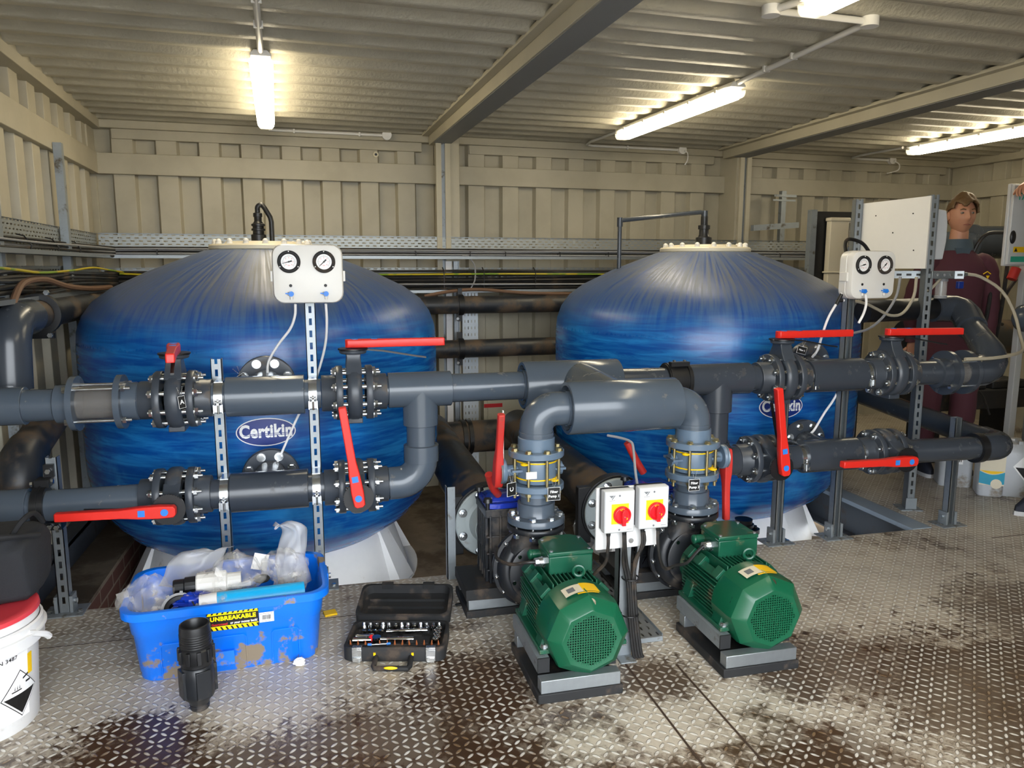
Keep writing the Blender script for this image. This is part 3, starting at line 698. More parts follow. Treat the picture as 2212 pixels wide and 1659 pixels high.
def post(x, y, h, label, back=False, foot=True, rot=0, w=.042, z0=0, m='galv'):
    t = thing('slotted_post', label, 'support post', (x, y, z0), rot, 'slotted steel support posts')
    b = MB(); slotted(b, w, .041, h, back=back); b.build('channel', M[m], t)
    if foot:
        f = MB(); f.box(-.075,-.04,0,.075,.075,.006); f.box(-.034,-.009,.006,-.022,.05,.075); f.box(.022,-.009,.006,.034,.05,.075); f.build('foot_plate', M['galvdull'], t, bevel=.001)
        for s in (-1, 1): n = MB(); n.nut((s*.034, .02, .045), (s,0,0), .011, .009); n.nut((s*.055,.0,.006),(0,0,1),.01,.008); n.build('bolt', M['zinc'], t)
    return t
YB = YR + PR + .016
post(-1.052, 3.235, .645, 'slotted steel post with black clamp at the left edge of the deck')
post(-.427, YB, 1.012, 'short slotted steel post left of the left oval badge')
post(-.052, YB, 1.30, 'tall slotted steel post carrying the left gauge panel')
post(2.185, YB, 1.0, 'steel channel post in front of right tank, behind upright red lever', True)
post(2.52, YB, 1.24, 'tall steel channel post carrying the right gauge panel', True)
post(3.245, YB+.02, .59, 'short steel channel post under the rounded lower pipe elbow at the right', True)
# silver saddle clamps with their locking screws
def clamp(x, z, label):
    t = thing('pipe_clamp', label, 'pipe clamp', (x, YR, z), 0, 'silver saddle clamps')
    r = PR+.0005; R = []
    for i in range(17):
        a = RAD(20) + RAD(320)*i/16 + pi/2
        R.append([(sx*.016, rr*cos(a), rr*sin(a)) for sx, rr in ((-1,r),(1,r),(1,r+.004),(-1,r+.004))])
    b = MB(); b.rings(R); b.box(-.016,-.02,r,.016,.078,r+.004); b.box(-.0155,.045,-r-.004,.0155,.078,-r); b.box(-.018,-.052-r*.0,-.046,.018,-.046,-.02); b.build('strap', M['zinc'], t, smooth=30)
    s = MB(); s.box(-.018,-.072,-.052,-.014,-.05,-.018); s.box(.014,-.072,-.052,.018,-.05,-.018); s.box(-.018,-.060,-.05,.018,-.055,-.02); s.build('saddle', M['zinc'], t)
    n = MB(); n.cyl((0,-.066,-.055),(0,-.066,.004),.004,n=8); n.nut((0,-.066,-.02),(0,0,1),.009,.008); n.nut((0,-.066,-.004),(0,0,1),.012,.004,16); n.build('screw', M['zinc'], t)
for x, z, l in ((-.41,ZU,'saddle clamp on upper pipe at the short slotted post, left bank'),(-.052,ZU,'saddle clamp on upper pipe at the tall slotted post, left bank'),
                (-.41,ZL+.008,'saddle clamp on lower pipe at the short slotted post, left bank'),(-.052,ZL+.008,'saddle clamp on lower pipe at the tall slotted post, left bank'),
                (2.245,ZU-.006,'saddle clamp on upper right pipe, just right of its first butterfly valve'),(2.552,ZU-.006,'saddle clamp on upper right pipe under the right gauge panel'),
                (2.222,ZL,'saddle clamp on lower right pipe beside the upright red lever'),(2.548,ZL,'saddle clamp on lower right pipe above the lever lying left')): clamp(x, z, l)
t = thing('pipe_clamp', 'black pipe clamp on the lower pipe at the left edge post', 'pipe clamp', (-1.075, YR, ZL+.006))
b = MB(); b.tubing((-.022,0,0),(.022,0,0),.074,.0605,36); b.tubing((-.003,0,0),(.003,0,0),.079,.07,36); b.box(-.02,.0,.07,.03,.062,.10); b.box(-.0,.0,-.10,.06,.062,-.07); b.box(.0,.045,.10,.036,.062,.15); b.build('band', M['black'], t)
for p, ax in (((.018,.04,.125),(0,-1,0)),((-.024,.0,.088),(-1,0,0)),((.032,.02,.09),(1,0,0)),((.02,-.004,-.085),(0,-1,0)),((.045,-.004,-.088),(0,-1,0))):
    n = MB(); n.nut(p, ax, .010, .009); n.build('bolt', M['zinc'], t)

# ---------------------------------------------------------------- gauge panels
def gauge_panel(x, z, w, h, y, yaw, label, taps):
    t = thing('gauge_panel', label, 'gauge panel', (x, y, z), yaw, 'white gauge panels')
    b = MB()
    rr = [[(px, yy, pz) for px, pz in rrect(w*k, h*k, .042*k)] for yy, k in ((.03,.985),(.0,1.0),(-.012,1.0),(-.014,.985),(-.018,.985),(-.019,1.0),(-.040,.995),(-.050,.965),(-.052,.93))]
    b.rings(rr); b.build('case', M['white'], t, smooth=40)
    for s in (-1, 1):
        gx, gz = s*w*.238 - .006 + (.004 if s > 0 else 0), h*.205
        g = MB(); g.use(0).lathe([(.030,-.006),(.030,.0),(.031,.006),(.034,.009),(.040,.009),(.0435,.006),(.044,-.002)], (gx,-.055,gz), (0,-1,0), 40, False, False)
        gb = g.build('gauge_bezel', M['rubber'], t)
        d = MB(); d.use(0).cyl((gx,-.053,gz),(gx,-.056,gz),.0315,n=40)
        d.use(1)
        for k in range(31):
            a = RAD(225-270*k/30); r0 = .0215 if k % 5 else .0195
            d.obox((gx+.0225*cos(a),-.0563,gz+.0225*sin(a)), (.0022 if k % 5 else .0036,.0002,.00035), (0,-a,0))
        d.use(2)
        for k in range(0, 7):
            a = RAD(225-270*k/6); letters(d, str(k), (gx+.0155*cos(a),-.0566,gz+.0155*sin(a)), (1,0,0), (0,0,1), .007)
        letters(d, 'bar', (gx,-.0566,gz-.014), (1,0,0), (0,0,1), .007)
        d.build('dial', [M['whiteprint'], M['greyprint'], M['redprint']], gb, smooth=0)
        n = MB(); a = RAD(195 if s < 0 else 224)
        e = Vector((cos(a),0,sin(a))); q = Vector((-sin(a),0,cos(a))); c = Vector((gx,-.058,gz))
        n.add([c+e*.027+q*.0006, c+e*.027-q*.0006, c-q*.002, c-e*.012-q*.0032, c-e*.012+q*.0032, c+q*.002], [(0,1,2,3,4,5)]); n.cyl(c+Vector((0,.001,0)), c-Vector((0,.001,0)), .0035, n=12); n.build('needle', M['blackprint'], gb, smooth=0)
        for k in range(3):
            a = pi/2 + 2*pi*k/3; n = MB(); n.sphere((gx+.0395*cos(a),-.064,gz+.0395*sin(a)), (.0034,.0016,.0034), 10, 6); n.build('screw', M['chrome'], gb)
        p = MB(); p.lathe([(.0,.0),(.006,.0),(.006,.003),(.003,.0035),(0,.0036)], (gx+.003,-.051,-.045*h/.23-.0), (0,-1,0), 18); p.build('port', M['blackprint'], t)
        tx, tz = gx+.004, -h*.335
        v = MB(); v.cyl((tx,-.05,tz),(tx,-.075,tz),.010,n=20); v.obox((tx,-.0765,tz),(.009,.003,.0015),(0,RAD(12),0)); v.rings([[(xx,-.066,tz+dz),(xx,-.060,tz+dz),(xx,-.060,tz+dz+w2),(xx,-.066,tz+dz+w2)] for xx, dz, w2 in ((tx,-.003,.006),(tx-.022,.000,.0045))])
        v.build('tap', M['bluevalve'], t)
        s2 = MB(); s2.cyl((tx,-.058,tz-.008),(tx,-.058,tz-.022),.0075,.006,n=14); s2.cyl((tx-.012,-.052,tz+.001),(tx-.0,-.06,tz),.007,n=12); s2.build('tap_spout', M['white'], t)
    for s in (-1, 1):
        c = MB(); c.box(s*w*.5-.008, -.03, -.03, s*w*.5+.008, .02, .012); c.build('latch', M['white'], t, bevel=.002)
    b = MB(); b.box(-.03,.03,-.09,.03,.055,.09); b.build('bracket', M['galv'], t)
    return t
gauge_panel(-.052, 1.352, .272, .232, YR+.025, 0, 'white gauge panel with two dials in front of the left blue tank', 0)
gauge_panel(2.545, 1.342, .262, .228, YR+.02, RAD(5), 'white gauge panel with two dials right of the right blue tank', 1)
def line(name, label, cat, pts, r, m, n=28, group=None):
    pts = bez(pts, n); t = MB(); L = Vector(pts[0]); t.tube([p-L for p in pts], r, 8)
    o = t.build(name, M[m], None, loc=L); tag(o, label, cat, group); return o
line('sample_tube','thin white tube hanging from left gauge panel to the upper tank flange','tube',[(-.104,3.105,1.235),(-.108,3.12,1.19),(-.13,3.15,1.135),(-.18,3.19,1.07),(-.222,3.23,1.00),(-.232,3.26,.945)],.0052,'tubewhite')
line('sample_tube','thin white tube curving down behind the tall slotted post','tube',[(.012,3.105,1.235),(.013,3.14,1.16),(.005,3.2,1.07),(-.02,3.27,.97),(-.06,3.30,.86),(-.12,3.32,.75),(-.19,3.335,.60),(-.222,3.33,.535)],.0052,'tubewhite')
line('sample_tube','white tube from a black tee down to the upper flange of the right tank','tube',[(2.40,3.19,1.215),(2.355,3.19,1.14),(2.335,3.2,1.06),(2.335,3.23,.98),(2.337,3.27,.94)],.0058,'tubewhite')
line('sample_tube','short white tube hanging loose below the right gauge panel','tube',[(2.482,3.10,1.25),(2.48,3.09,1.21),(2.466,3.085,1.165),(2.442,3.085,1.118)],.0058,'tubewhite')
line('sample_tube','white tube from behind the channel post to the lower right tank flange','tube',[(2.51,3.26,1.2),(2.52,3.29,1.0),(2.52,3.29,.80),(2.49,3.29,.72),(2.44,3.29,.65),(2.39,3.29,.57),(2.375,3.30,.545)],.0058,'tubewhite')
t = thing('tube_tee', 'small black push-fit tee left of the right gauge panel', 'tube fitting', (2.405,3.19,1.22)); b = MB(); b.cyl((-.012,0,-.02),(.014,0,.03),.0085,n=12); b.cyl((0,0,0),(.02,-.002,.0),.0085,n=12); b.build('body', M['black'], t)
b = MB(); b.tube([(.018,0,0),(.03,.0,.0)],.0055,8); b.tube([(.012,0,.026),(.02,.004,.05),(.03,.01,.075)],.0055,8); b.build('stub', M['tubewhite'], t)

# ---------------------------------------------------------------- pumps
def make_pump():
    t = thing('pump', '', 'pump')
    ZA = .196; AX = .030
    # cowl
    c = MB()
    def octo(R, y, k=1.0): return [(R*cos(2*pi*(j+.5)/8)*k, y, ZA+R*sin(2*pi*(j+.5)/8)) for j in range(8)]
    def blend(R, y, f):
        out = []
        for j in range(48):
            a = 2*pi*j/48; q = (a % (pi/4)) - pi/8; ro = R*cos(pi/8)/cos(q)*1.035; out.append(((f*R+(1-f)*ro)*cos(a), y, ZA+(f*R+(1-f)*ro)*sin(a)))
        return out
    c.rings([blend(.082,-.002,.0),blend(.098,-.004,0),blend(.102,-.002,0),blend(.134,.034,.0),blend(.139,.055,.25),blend(.139,.17,.9),blend(.131,.175,1)], True, False, False)
    cw = c.build('fan_cowl', M['greenclean'], t, smooth=24, bevel=.003)
    g = MB()
    for i in range(-9, 10):
        q = i*.0085; h = sqrt(max(.0, .086**2-q*q))
        if h > .01: g.box(q-.0017,-.003,ZA-h,q+.0017,.0005,ZA+h); g.box(-h,-.0025,ZA+q-.0017,h,.001,ZA+q+.0017)
    g.build('fan_grille', M['greenclean'], cw, smooth=0)
    f = MB(); f.cyl((0,.02,ZA),(0,.05,ZA),.03,n=20)
    for k in range(6):
        a = 2*pi*k/6; f.obox((.055*cos(a),.04,ZA+.055*sin(a)),(.028,.016,.0025),(0,-a,0))
    f.cyl((0,.06,ZA),(0,.063,ZA),.135,n=40); f.build('fan', M['black'], cw)
    s = MB()
    def onc(a, y, r=.1402): return (r*sin(a), y, ZA+r*cos(a))
    for mi, (a0, a1, y0, y1) in enumerate(((-.50,-.05,.06,.12),(-.05,.36,.06,.125),(-.22,.30,.048,.057))):
        s.use(0 if mi == 0 else 1); s.add([onc(a0+(a1-a0)*i/8, y, .1418) for y in (y0,y1) for i in range(9)], [(i,i+1,10+i,9+i) for i in range(8)])
    s.use(2); s.add([onc(a0, y, .1424) for a0, y in ((-.40,.075),(-.22,.075),(-.22,.105),(-.40,.105))], [(0,1,2,3)])
    s.build('rating_label', [M['offwhite'], M['yellow'], M['greyprint']], cw, smooth=0)
    b = MB(); b.lathe([(0,0),(.014,.0),(.014,.002),(0,.0022)], (.005,.0205,ZA+.1185), (0,-.75,.66), 20); b.build('badge', M['chrome'], cw)
    # finned frame
    r = MB(); r.cyl((0,.16,ZA),(0,.43,ZA),.100,n=32)
    for i in range(-6, 7):
        z = ZA+i*.0135; w = .129 if abs(i) < 5 else .121
        r.box(-w,.17,z-.0026,w,.42,z+.0026)
    for i in range(-5, 6):
        x = i*.0155; r.box(x-.0026,.17,ZA,x+.0026,.42,ZA+.126)
    for s2 in (-1, 1):   # cast shoulders
        for y in (.17,.30,.385): r.obox((s2*.098,y+.02,ZA+.090),(.022,.02,.016),(0,s2*RAD(45),0)); 
        r.obox((s2*.098,.295,ZA+.082),(.012,.125,.012),(0,s2*RAD(45),0)); r.obox((s2*.098,.295,ZA-.09),(.016,.12,.014),(0,-s2*RAD(45),0))
    r.build('motor_frame', M['green'], t, bevel=.0015)
    for s2 in (-1, 1):
        f = MB(); f.box(s2*.118-.034,.075,.126,s2*.118+.034,.40,.141); 
        for y in (.10,.33): f.rings([[(s2*x0,y,z),(s2*x1,y,z),(s2*x1,y+.055,z),(s2*x0,y+.055,z)] for z, x0, x1 in ((.141,.085,.145),(.20,.06,.125))])
        ft = f.build('motor_foot', M['green'], t, bevel=.002)
        for y in (.095,.375): n = MB(); n.nut((s2*.13,y,.141),(0,0,1),.012,.012); n.cyl((s2*.13,y,.141),(s2*.13,y,.144),.017,n=14); n.build('bolt', M['zinc'], ft)
    # terminal box
    q = MB(); q.box(-.05,.285,ZA+.105,.085,.415,ZA+.13)
    pl = [(-.065,0),(.095,0),(.095,.07),(.05,.078),(-.065,.07)]
    q.prism([(-.065,.262),(.095,.262),(.095,.40),(.06,.43),(-.03,.43),(-.065,.40)], (0,0,ZA+.118), (1,0,0), (0,1,0), (0,0,.066))
    q.prism([(-.067,.260),(.097,.260),(.097,.402),(.062,.432),(-.032,.432),(-.067,.402)], (0,0,ZA+.184), (1,0,0), (0,1,0), (0,0,.016))
    tb = q.build('terminal_box', M['green'], t, bevel=.004)
    for x, y in ((-.055,.272),(.085,.272),(-.055,.39),(.085,.39)): n = MB(); n.cyl((x,y,ZA+.200),(x,y,ZA+.204),.007,n=12); n.build('screw', M['galv'], tb)
    g = MB(); g.cyl((-.065,.385,ZA+.152),(-.10,.385,ZA+.152),.017,n=16); g.sphere((-.10,.385,ZA+.152),(.012,.019,.019),14,8); g.build('blanking_plug', M['green'], tb)
    g = MB(); g.nut((-.063,.315,ZA+.150),(-1,0,0),.020,.012); g.cyl((-.075,.315,ZA+.15),(-.093,.315,ZA+.15),.0185,.015,14); g.nut((-.09,.315,ZA+.15),(-1,0,0),.016,.012,8); g.build('cable_gland', M['zinc'], tb)
    e = MB(); e.torus((.022,.20,ZA+.152),(.3,1,0),.0185,.0062,22,8); e.cyl((.022,.20,ZA+.115),(.022,.20,ZA+.134),.012,n=14); e.build('lifting_eye', M['green'], t)
    # lantern and volute
    l = MB(); l.lathe([(.105,.42),(.118,.425),(.118,.445),(.09,.455),(.075,.50),(.10,.51),(.112,.512)], (0,0,ZA), (0,1,0), 36); l.build('drive_bell', M['green'], t)
    for ch in t.children: ch.location.x += AX
    ZV = .222
    v = MB()
    v.lathe([(.112,.508),(.116,.51),(.116,.522),(.06,.526)], (0,0,ZV), (0,1,0), 36)
    v.lathe([(.05,.545),(.10,.530),(.128,.535),(.150,.556),(.152,.572),(.166,.574),(.168,.577),(.168,.592),(.166,.595),(.15,.597),(.145,.62),(.11,.645),(.06,.65)], (0,0,ZV), (0,1,0), 44)
    # swelling scroll running up to the outlet
    R = []
    for i in range(26):
        a = RAD(80) + RAD(285)*i/25; rr = .030 + .030*i/25; c0 = Vector((.116*cos(a), .570, ZV+.116*sin(a))); d = Vector((cos(a),0,sin(a)))
        R.append([c0 + d*(rr*cos(b)*.9) + Vector((0,rr*sin(b)*1.05,0)) for b in [2*pi*k/14 for k in range(14)]])
    v.rings(R)
    v.tube([(.10,.570,ZV-.01),(.095,.570,ZV+.07),(.05,.567,ZV+.115),(.01,.562,ZV+.135),(0,.56,ZV+.15)], [.06,.06,.064,.062,.062], 24)
    v.tube([(-.07,.567,ZV+.06),(-.045,.565,ZV+.10),(-.01,.562,ZV+.13),(0,.56,ZV+.15)], [.05,.056,.06,.062], 24)
    v.cyl((0,.56,ZV+.12),(0,.56,.390),.062,n=28); v.lathe([(.06,.384),(.108,.384),(.111,.387),(.111,.402),(.108,.405),(.05,.405)], (0,.56,0), (0,0,1), 40)
    vl = v.build('volute', M['pump'], t, smooth=45)
    for k in range(14):
        a = 2*pi*(k+.4)/14
        if 45 < math.degrees(a) < 125: continue
        n = MB(); n.cyl((.156*cos(a),.566,ZV+.156*sin(a)),(.156*cos(a),.576,ZV+.156*sin(a)),.008,n=12); n.sphere((.156*cos(a),.566,ZV+.156*sin(a)),(.0065,.005,.0065),10,6); n.build('bolt', M['chrome'], vl)
    for k in range(6):
        a = 2*pi*(k+.3)/6; n = MB(); n.cyl((.104*cos(a),.504,ZV+.104*sin(a)),(.104*cos(a),.512,ZV+.104*sin(a)),.0075,n=12); n.build('bolt', M['chrome'], vl)
    # strainer pot behind with blue clear lid
    s = MB(); s.box(-.155,.70,.11,.02,.88,.415); s.box(-.17,.69,.39,.035,.89,.425)
    for i in range(5): x = -.15+i*.041; s.box(x-.005,.688,.11,x+.005,.70,.40)
    for i in range(5): y = .715+i*.04; s.box(-.168,y-.005,.11,-.155,y+.005,.40)
    for z in (.17,.24,.31): s.box(-.166,.692,z-.004,.03,.70,z+.004); s.box(-.164,.70,z-.004,-.155,.88,z+.004)
    s.cyl((-.067,.88,.25),(-.075,1.0,.25),.085,n=28); s.cyl((0,.64,ZA),(0,.72,ZA),.09,n=28)
    s.build('strainer', M['pump'], t, bevel=.003)
    b = MB(); b.prism([(-.165,.70),(-.13,.688),(0,.688),(.03,.71),(.03,.86),(0,.885),(-.13,.885),(-.165,.865)], (0,0,.425), (1,0,0), (0,1,0), (0,0,.022)); b.rings([[(x*k-.067*(1-k), y*k+.787*(1-k), z) for x, y in ((-.14,.715),(0,.715),(.01,.73),(.01,.845),(0,.86),(-.14,.86),(-.15,.845),(-.15,.73))] for z, k in ((.447,1),(.462,.85),(.468,.5))]); ld = b.build('strainer_lid', M['lid_blue'], t, bevel=.003)
    for x, y in ((-.16,.70),(.03,.70),(-.16,.87)): k = MB(); k.cyl((x,y,.40),(x,y,.462),.009,n=10); k.cyl((x,y,.455),(x,y,.47),.02,.016,10); k.build('lid_knob', M['black'], ld)
    # base frame on rubber pads
    p = MB(); p.box(-.148,-.005,0,.140,.36,.032); p.build('rubber_pad', M['rubber'], t, bevel=.003); p = MB(); p.box(-.26,.64,0,.12,.90,.03); p.build('rubber_pad', M['rubber'], t, bevel=.003)
    for x0, y0, z0, x1, y1, z1 in ((-.138,.0,.032,.132,.042,.076),(-.138,.31,.032,.132,.352,.076),(-.25,.65,.03,.115,.692,.074),(-.25,.85,.03,.115,.892,.074)): b = MB(); b.box(x0,y0,z0,x1,y1,z1); b.build('cross_channel', M['galv'], t, bevel=.002)
    for s2 in (-1, 1):
        b = MB(); b.use(0).box(s2*.115-.020,.055,.076,s2*.115+.020,.385,.1255); b.use(1).box(s2*.115-.020,.050,.076,s2*.115+.020,.056,.1255); b.box(s2*.115-.006,.075,.1255,s2*.115+.006,.10,.1262)
        b.build('long_channel', [M['galvdull'], M['rubber']], t, bevel=.0015)
    b = MB(); b.box(-.262,.64,.074,-.02,.90,.118); b.box(-.02,.64,.074,.12,.90,.112); b.build('pump_plinth', M['rubber'], t, bevel=.003)
    return t
P1 = make_pump(); P1.location = (XP1, 2.16, 0); tag(P1, 'green and black pump left of the switch post, terminal cable on its left side', 'pump', 'green motor pumps')
P2 = copy_tree(P1); P2.location = (XP2, 2.16, 0); tag(P2, 'green and black pump right of the switch post', 'pump', 'green motor pumps')
# outlet flange and wafer valve over each pump
def make_outlet():
    t = thing('outlet_flange', '', 'pipe flange')
    f = MB(); f.lathe([(.05,.412),(.108,.412),(.111,.415),(.111,.435),(.108,.439),(.074,.441),(.0725,.444),(.0725,.488),(.070,.491),(.0615,.492),(.0605,.54),(.05,.54)], n=44, cap0=False, cap1=False); f.build('flange', M['pvc'], t)
    for k in range(8):
        a = 2*pi*(k+.5)/8; x, y = .092*cos(a), .092*sin(a)
        n = MB(); n.cyl((x,y,.362),(x,y,.444),.0075,n=10); n.nut((x,y,.439),(0,0,1),.0135,.011); n.cyl((x,y,.4385),(x,y,.4415),.018,n=14); n.nut((x,y,.362),(0,0,1),.0135,.013); n.build('bolt', M['zinc'], t)
    return t
O1 = make_outlet(); O1.location = (XP1, YP, 0); tag(O1, 'grey bolted outlet flange on top of the left pump volute', 'pipe flange', 'pump outlet flanges')
O2 = copy_tree(O1); O2.location = (XP2, YP, 0); tag(O2, 'grey bolted outlet flange on top of the right pump volute', 'pipe flange', 'pump outlet flanges')
def wafer_valve(x, s, label, lever_up):
    t = thing('wafer_valve', label, 'valve', (x, YP, 0), 0, 'blue grey pump valves')
    b = MB(); b.lathe([(.05,.574),(.076,.574),(.078,.58),(.078,.655),(.076,.661),(.05,.661)], n=40)
    for z in (.612,.63): pass
    b.tube([(0,0,.618),(s*.13,0,.618)], .022, 16); b.tube([(0,0,.618),(-s*.10,0,.618)], .026, 16); b.lathe([(.0,0),(.046,0),(.049,.004),(.049,.016),(.045,.02),(0,.02)], (s*.122,0,.618), (s,0,0), 24)
    b.box(-.105,-.02,.624,.105,.02,.632); b.rings([[(q*.105,-.045,.62),(q*.105,.045,.62),(q*.105,.045,.628),(q*.105,-.045,.628)] for q in (-1,1)])
    b.build('valve_body', M['pvclight'], t)
    for z0, sg in ((.545,1),(.672,1)):
        f = MB(); f.lathe([(.05,z0),(.103,z0),(.106,z0+.003),(.106,z0+.022),(.103,z0+.025),(.05,z0+.025)], n=44, cap0=False, cap1=False)
        if z0 > .6: f.lathe([(.06,.697),(.070,.697),(.070,.742),(.067,.745),(.06,.745)], n=40, cap0=False, cap1=False)
        else: f.lathe([(.06,.52),(.0695,.52),(.0695,.546),(.06,.546)], n=40, cap0=False, cap1=False)
        f.build('flange', M['pvclight'], t)
    for k in range(8):
        a = 2*pi*(k+.25)/8; X, Y = .090*cos(a), .090*sin(a)
        n = MB(); n.cyl((X,Y,.515),(X,Y,.70),.006,n=10); n.nut((X,Y,.697),(0,0,1),.0115,.010); n.cyl((X,Y,.6965),(X,Y,.699),.015,n=14); n.nut((X,Y,.532),(0,0,1),.0115,.012); n.build('bolt', M['passivated'], t)
    for z in (.592,.656):
        r = MB(); r.torus((0,0,z),(0,0,1),.080,.003,36,8); a = -pi/2 + (.55 if z < .6 else -.75)*(1 if s < 0 else 1); r.torus((.094*cos(a),.094*sin(a),z),(0,0,1),.012,.0038,16,6); r.build('yellow_band', M['yellow'], t)
    h = MB(); xx = s*.150
    prof = [(-.045,.024),(-.03,.030),(.01,.031),(.05,.026),(.10,.017),(.16,.0145),(.25,.0135)]
    A = []
    for d, w in prof: tk = .019 if d < .06 else .0145; A.append([(xx-tk*.8, w, d),(xx+tk*.8, w, d),(xx+tk,0,d),(xx+tk*.8,-w,d),(xx-tk*.8,-w,d),(xx-tk,0,d)])
    h.rings(A); o = h.build('lever', M['darkred'], t, loc=(0,0,.606), bevel=.004)
    o.rotation_euler = (RAD(14) if lever_up else RAD(180-5), 0, 0)
    o.location.y = 0
    r = MB(); r.torus((s*.142,0,.618),(1,0,0),.047,.003,30,6); r.build('ratchet_teeth', M['galv'], t)
    if lever_up:
        g = MB(); g.box(xx+.018,.0-.006,.66,xx+.022,.006,.85); g.build('trigger', M['white'], t)
        l = MB(); l.box(-.06,-.081,.602,-.02,-.0725,.628); l.build('sticker', M['whiteprint'], t)
    return t
wafer_valve(XP1, -1, 'blue grey valve with red lever raised, over the left pump', True)
wafer_valve(XP2, 1, 'blue grey valve with red lever hanging down, over the right pump', False)
# big suction flanges behind the pumps
def suction(x, label):
    t = thing('suction_flange', label, 'pipe flange', (x, 3.2, .25), 0, 'pale suction flanges')
    f = MB(); f.lathe([(.10,.0),(.155,.0),(.160,.004),(.160,.016),(.155,.02),(.10,.02)], (0,0,0), (0,1,0), 52, False, False)
    f.lathe([(.118,-.002),(.10,-.004),(.092,-.03),(.088,-.085),(.075,-.09)], (0,0,0), (0,1,0), 44, False, False); f.build('flange_ring', M['pvclight'] if 0 else M['flangegrey'], t)
    for k in range(8):
        a = 2*pi*(k+.5)/8; c = (.138*cos(a), 0, .138*sin(a)); n = MB(); n.cyl((c[0],-.002,c[2]),(c[0],-.005,c[2]),.02,n=14); n.nut((c[0],-.005,c[2]),(0,-1,0),.0145,.013); n.cyl((c[0],-.018,c[2]),(c[0],-.028,c[2]),.008,n=10); n.build('bolt', M['zinc'], t)
    b = MB(); b.tubing((0,.022,0),(0,.075,0),.170,.1,48); b.box(-.185,.03,-.15,-.12,.07,.12); b.build('valve_ring', M['black'], t, bevel=.003)
    p = MB(); p.tube([(0,.07,0),(-.0,.5,.0),(0,1.9,.02)],.118,36); p.build('suction_pipe', M['dusty'], t)
    return t
M['flangegrey'] = plain('pale_grey_flange', '#9aa3a5', .45, var=.06, scale=12, dirt='#7a7468', dirt_amt=.36, dirt_scale=8)
suction(.695, 'pale suction flange with bolts behind the left pump')
suction(1.30, 'pale suction flange with bolts behind the switch boxes')
t = thing('angle_post', 'plain galvanised angle post at the deck edge, left of the left pump', 'support post', (.515,3.20,0)); b = MB(); b.box(-.019,0,0,.019,.004,.425); b.box(-.019,0,0,-.015,.04,.425); b.build('angle', M['galvdull'], t)
for x, lab, pts in ((1.23,'weathered red lever rising behind the switch boxes',[(1.255,3.0,.63),(1.30,3.0,.545),(1.335,3.0,.49)]),(.62,'short weathered red lever tip over the left strainer lid',[(.600,2.80,.585),(.625,2.84,.52),(.655,2.88,.478)])):
    b = MB(); L = Vector(pts[0]); b.tube([Vector(p)-L for p in bez(pts,12)], .016, 10); o = b.build('valve_lever', M['darkred'], None, loc=L); tag(o, lab, 'valve lever')
# ---------------------------------------------------------------- switch post between the pumps
t = thing('switch_post', 'galvanised post carrying the two red switches between the pumps', 'support post', (1.0, 2.385, 0))
b = MB(); b.box(-.022,0,.0,.022,.004,.47); b.box(-.022,0,0,-.018,.04,.47); b.build('channel', M['galv'], t)
b = MB(); b.box(-.03,-.06,0,.03,.0,.005); b.box(-.03,-.006,0,.03,-.0,.09); f = b.build('foot_bracket', M['galvdull'], t, bevel=.002); n = MB(); n.nut((0,-.006,.055),(0,-1,0),.011,.008); n.build('bolt', M['zinc'], f)
t = thing('switch_board', 'small white backboard holding two isolator switches', 'backboard', (1.0, 2.372, .41)); b = MB(); b.box(-.115,0,.0,.118,.012,.222); b.build('board', M['plinth'], t, bevel=.003)
n = MB(); n.cyl((.014,.0,.026),(.014,-.005,.026),.009,n=18); n.build('screw', M['zinc'], t)
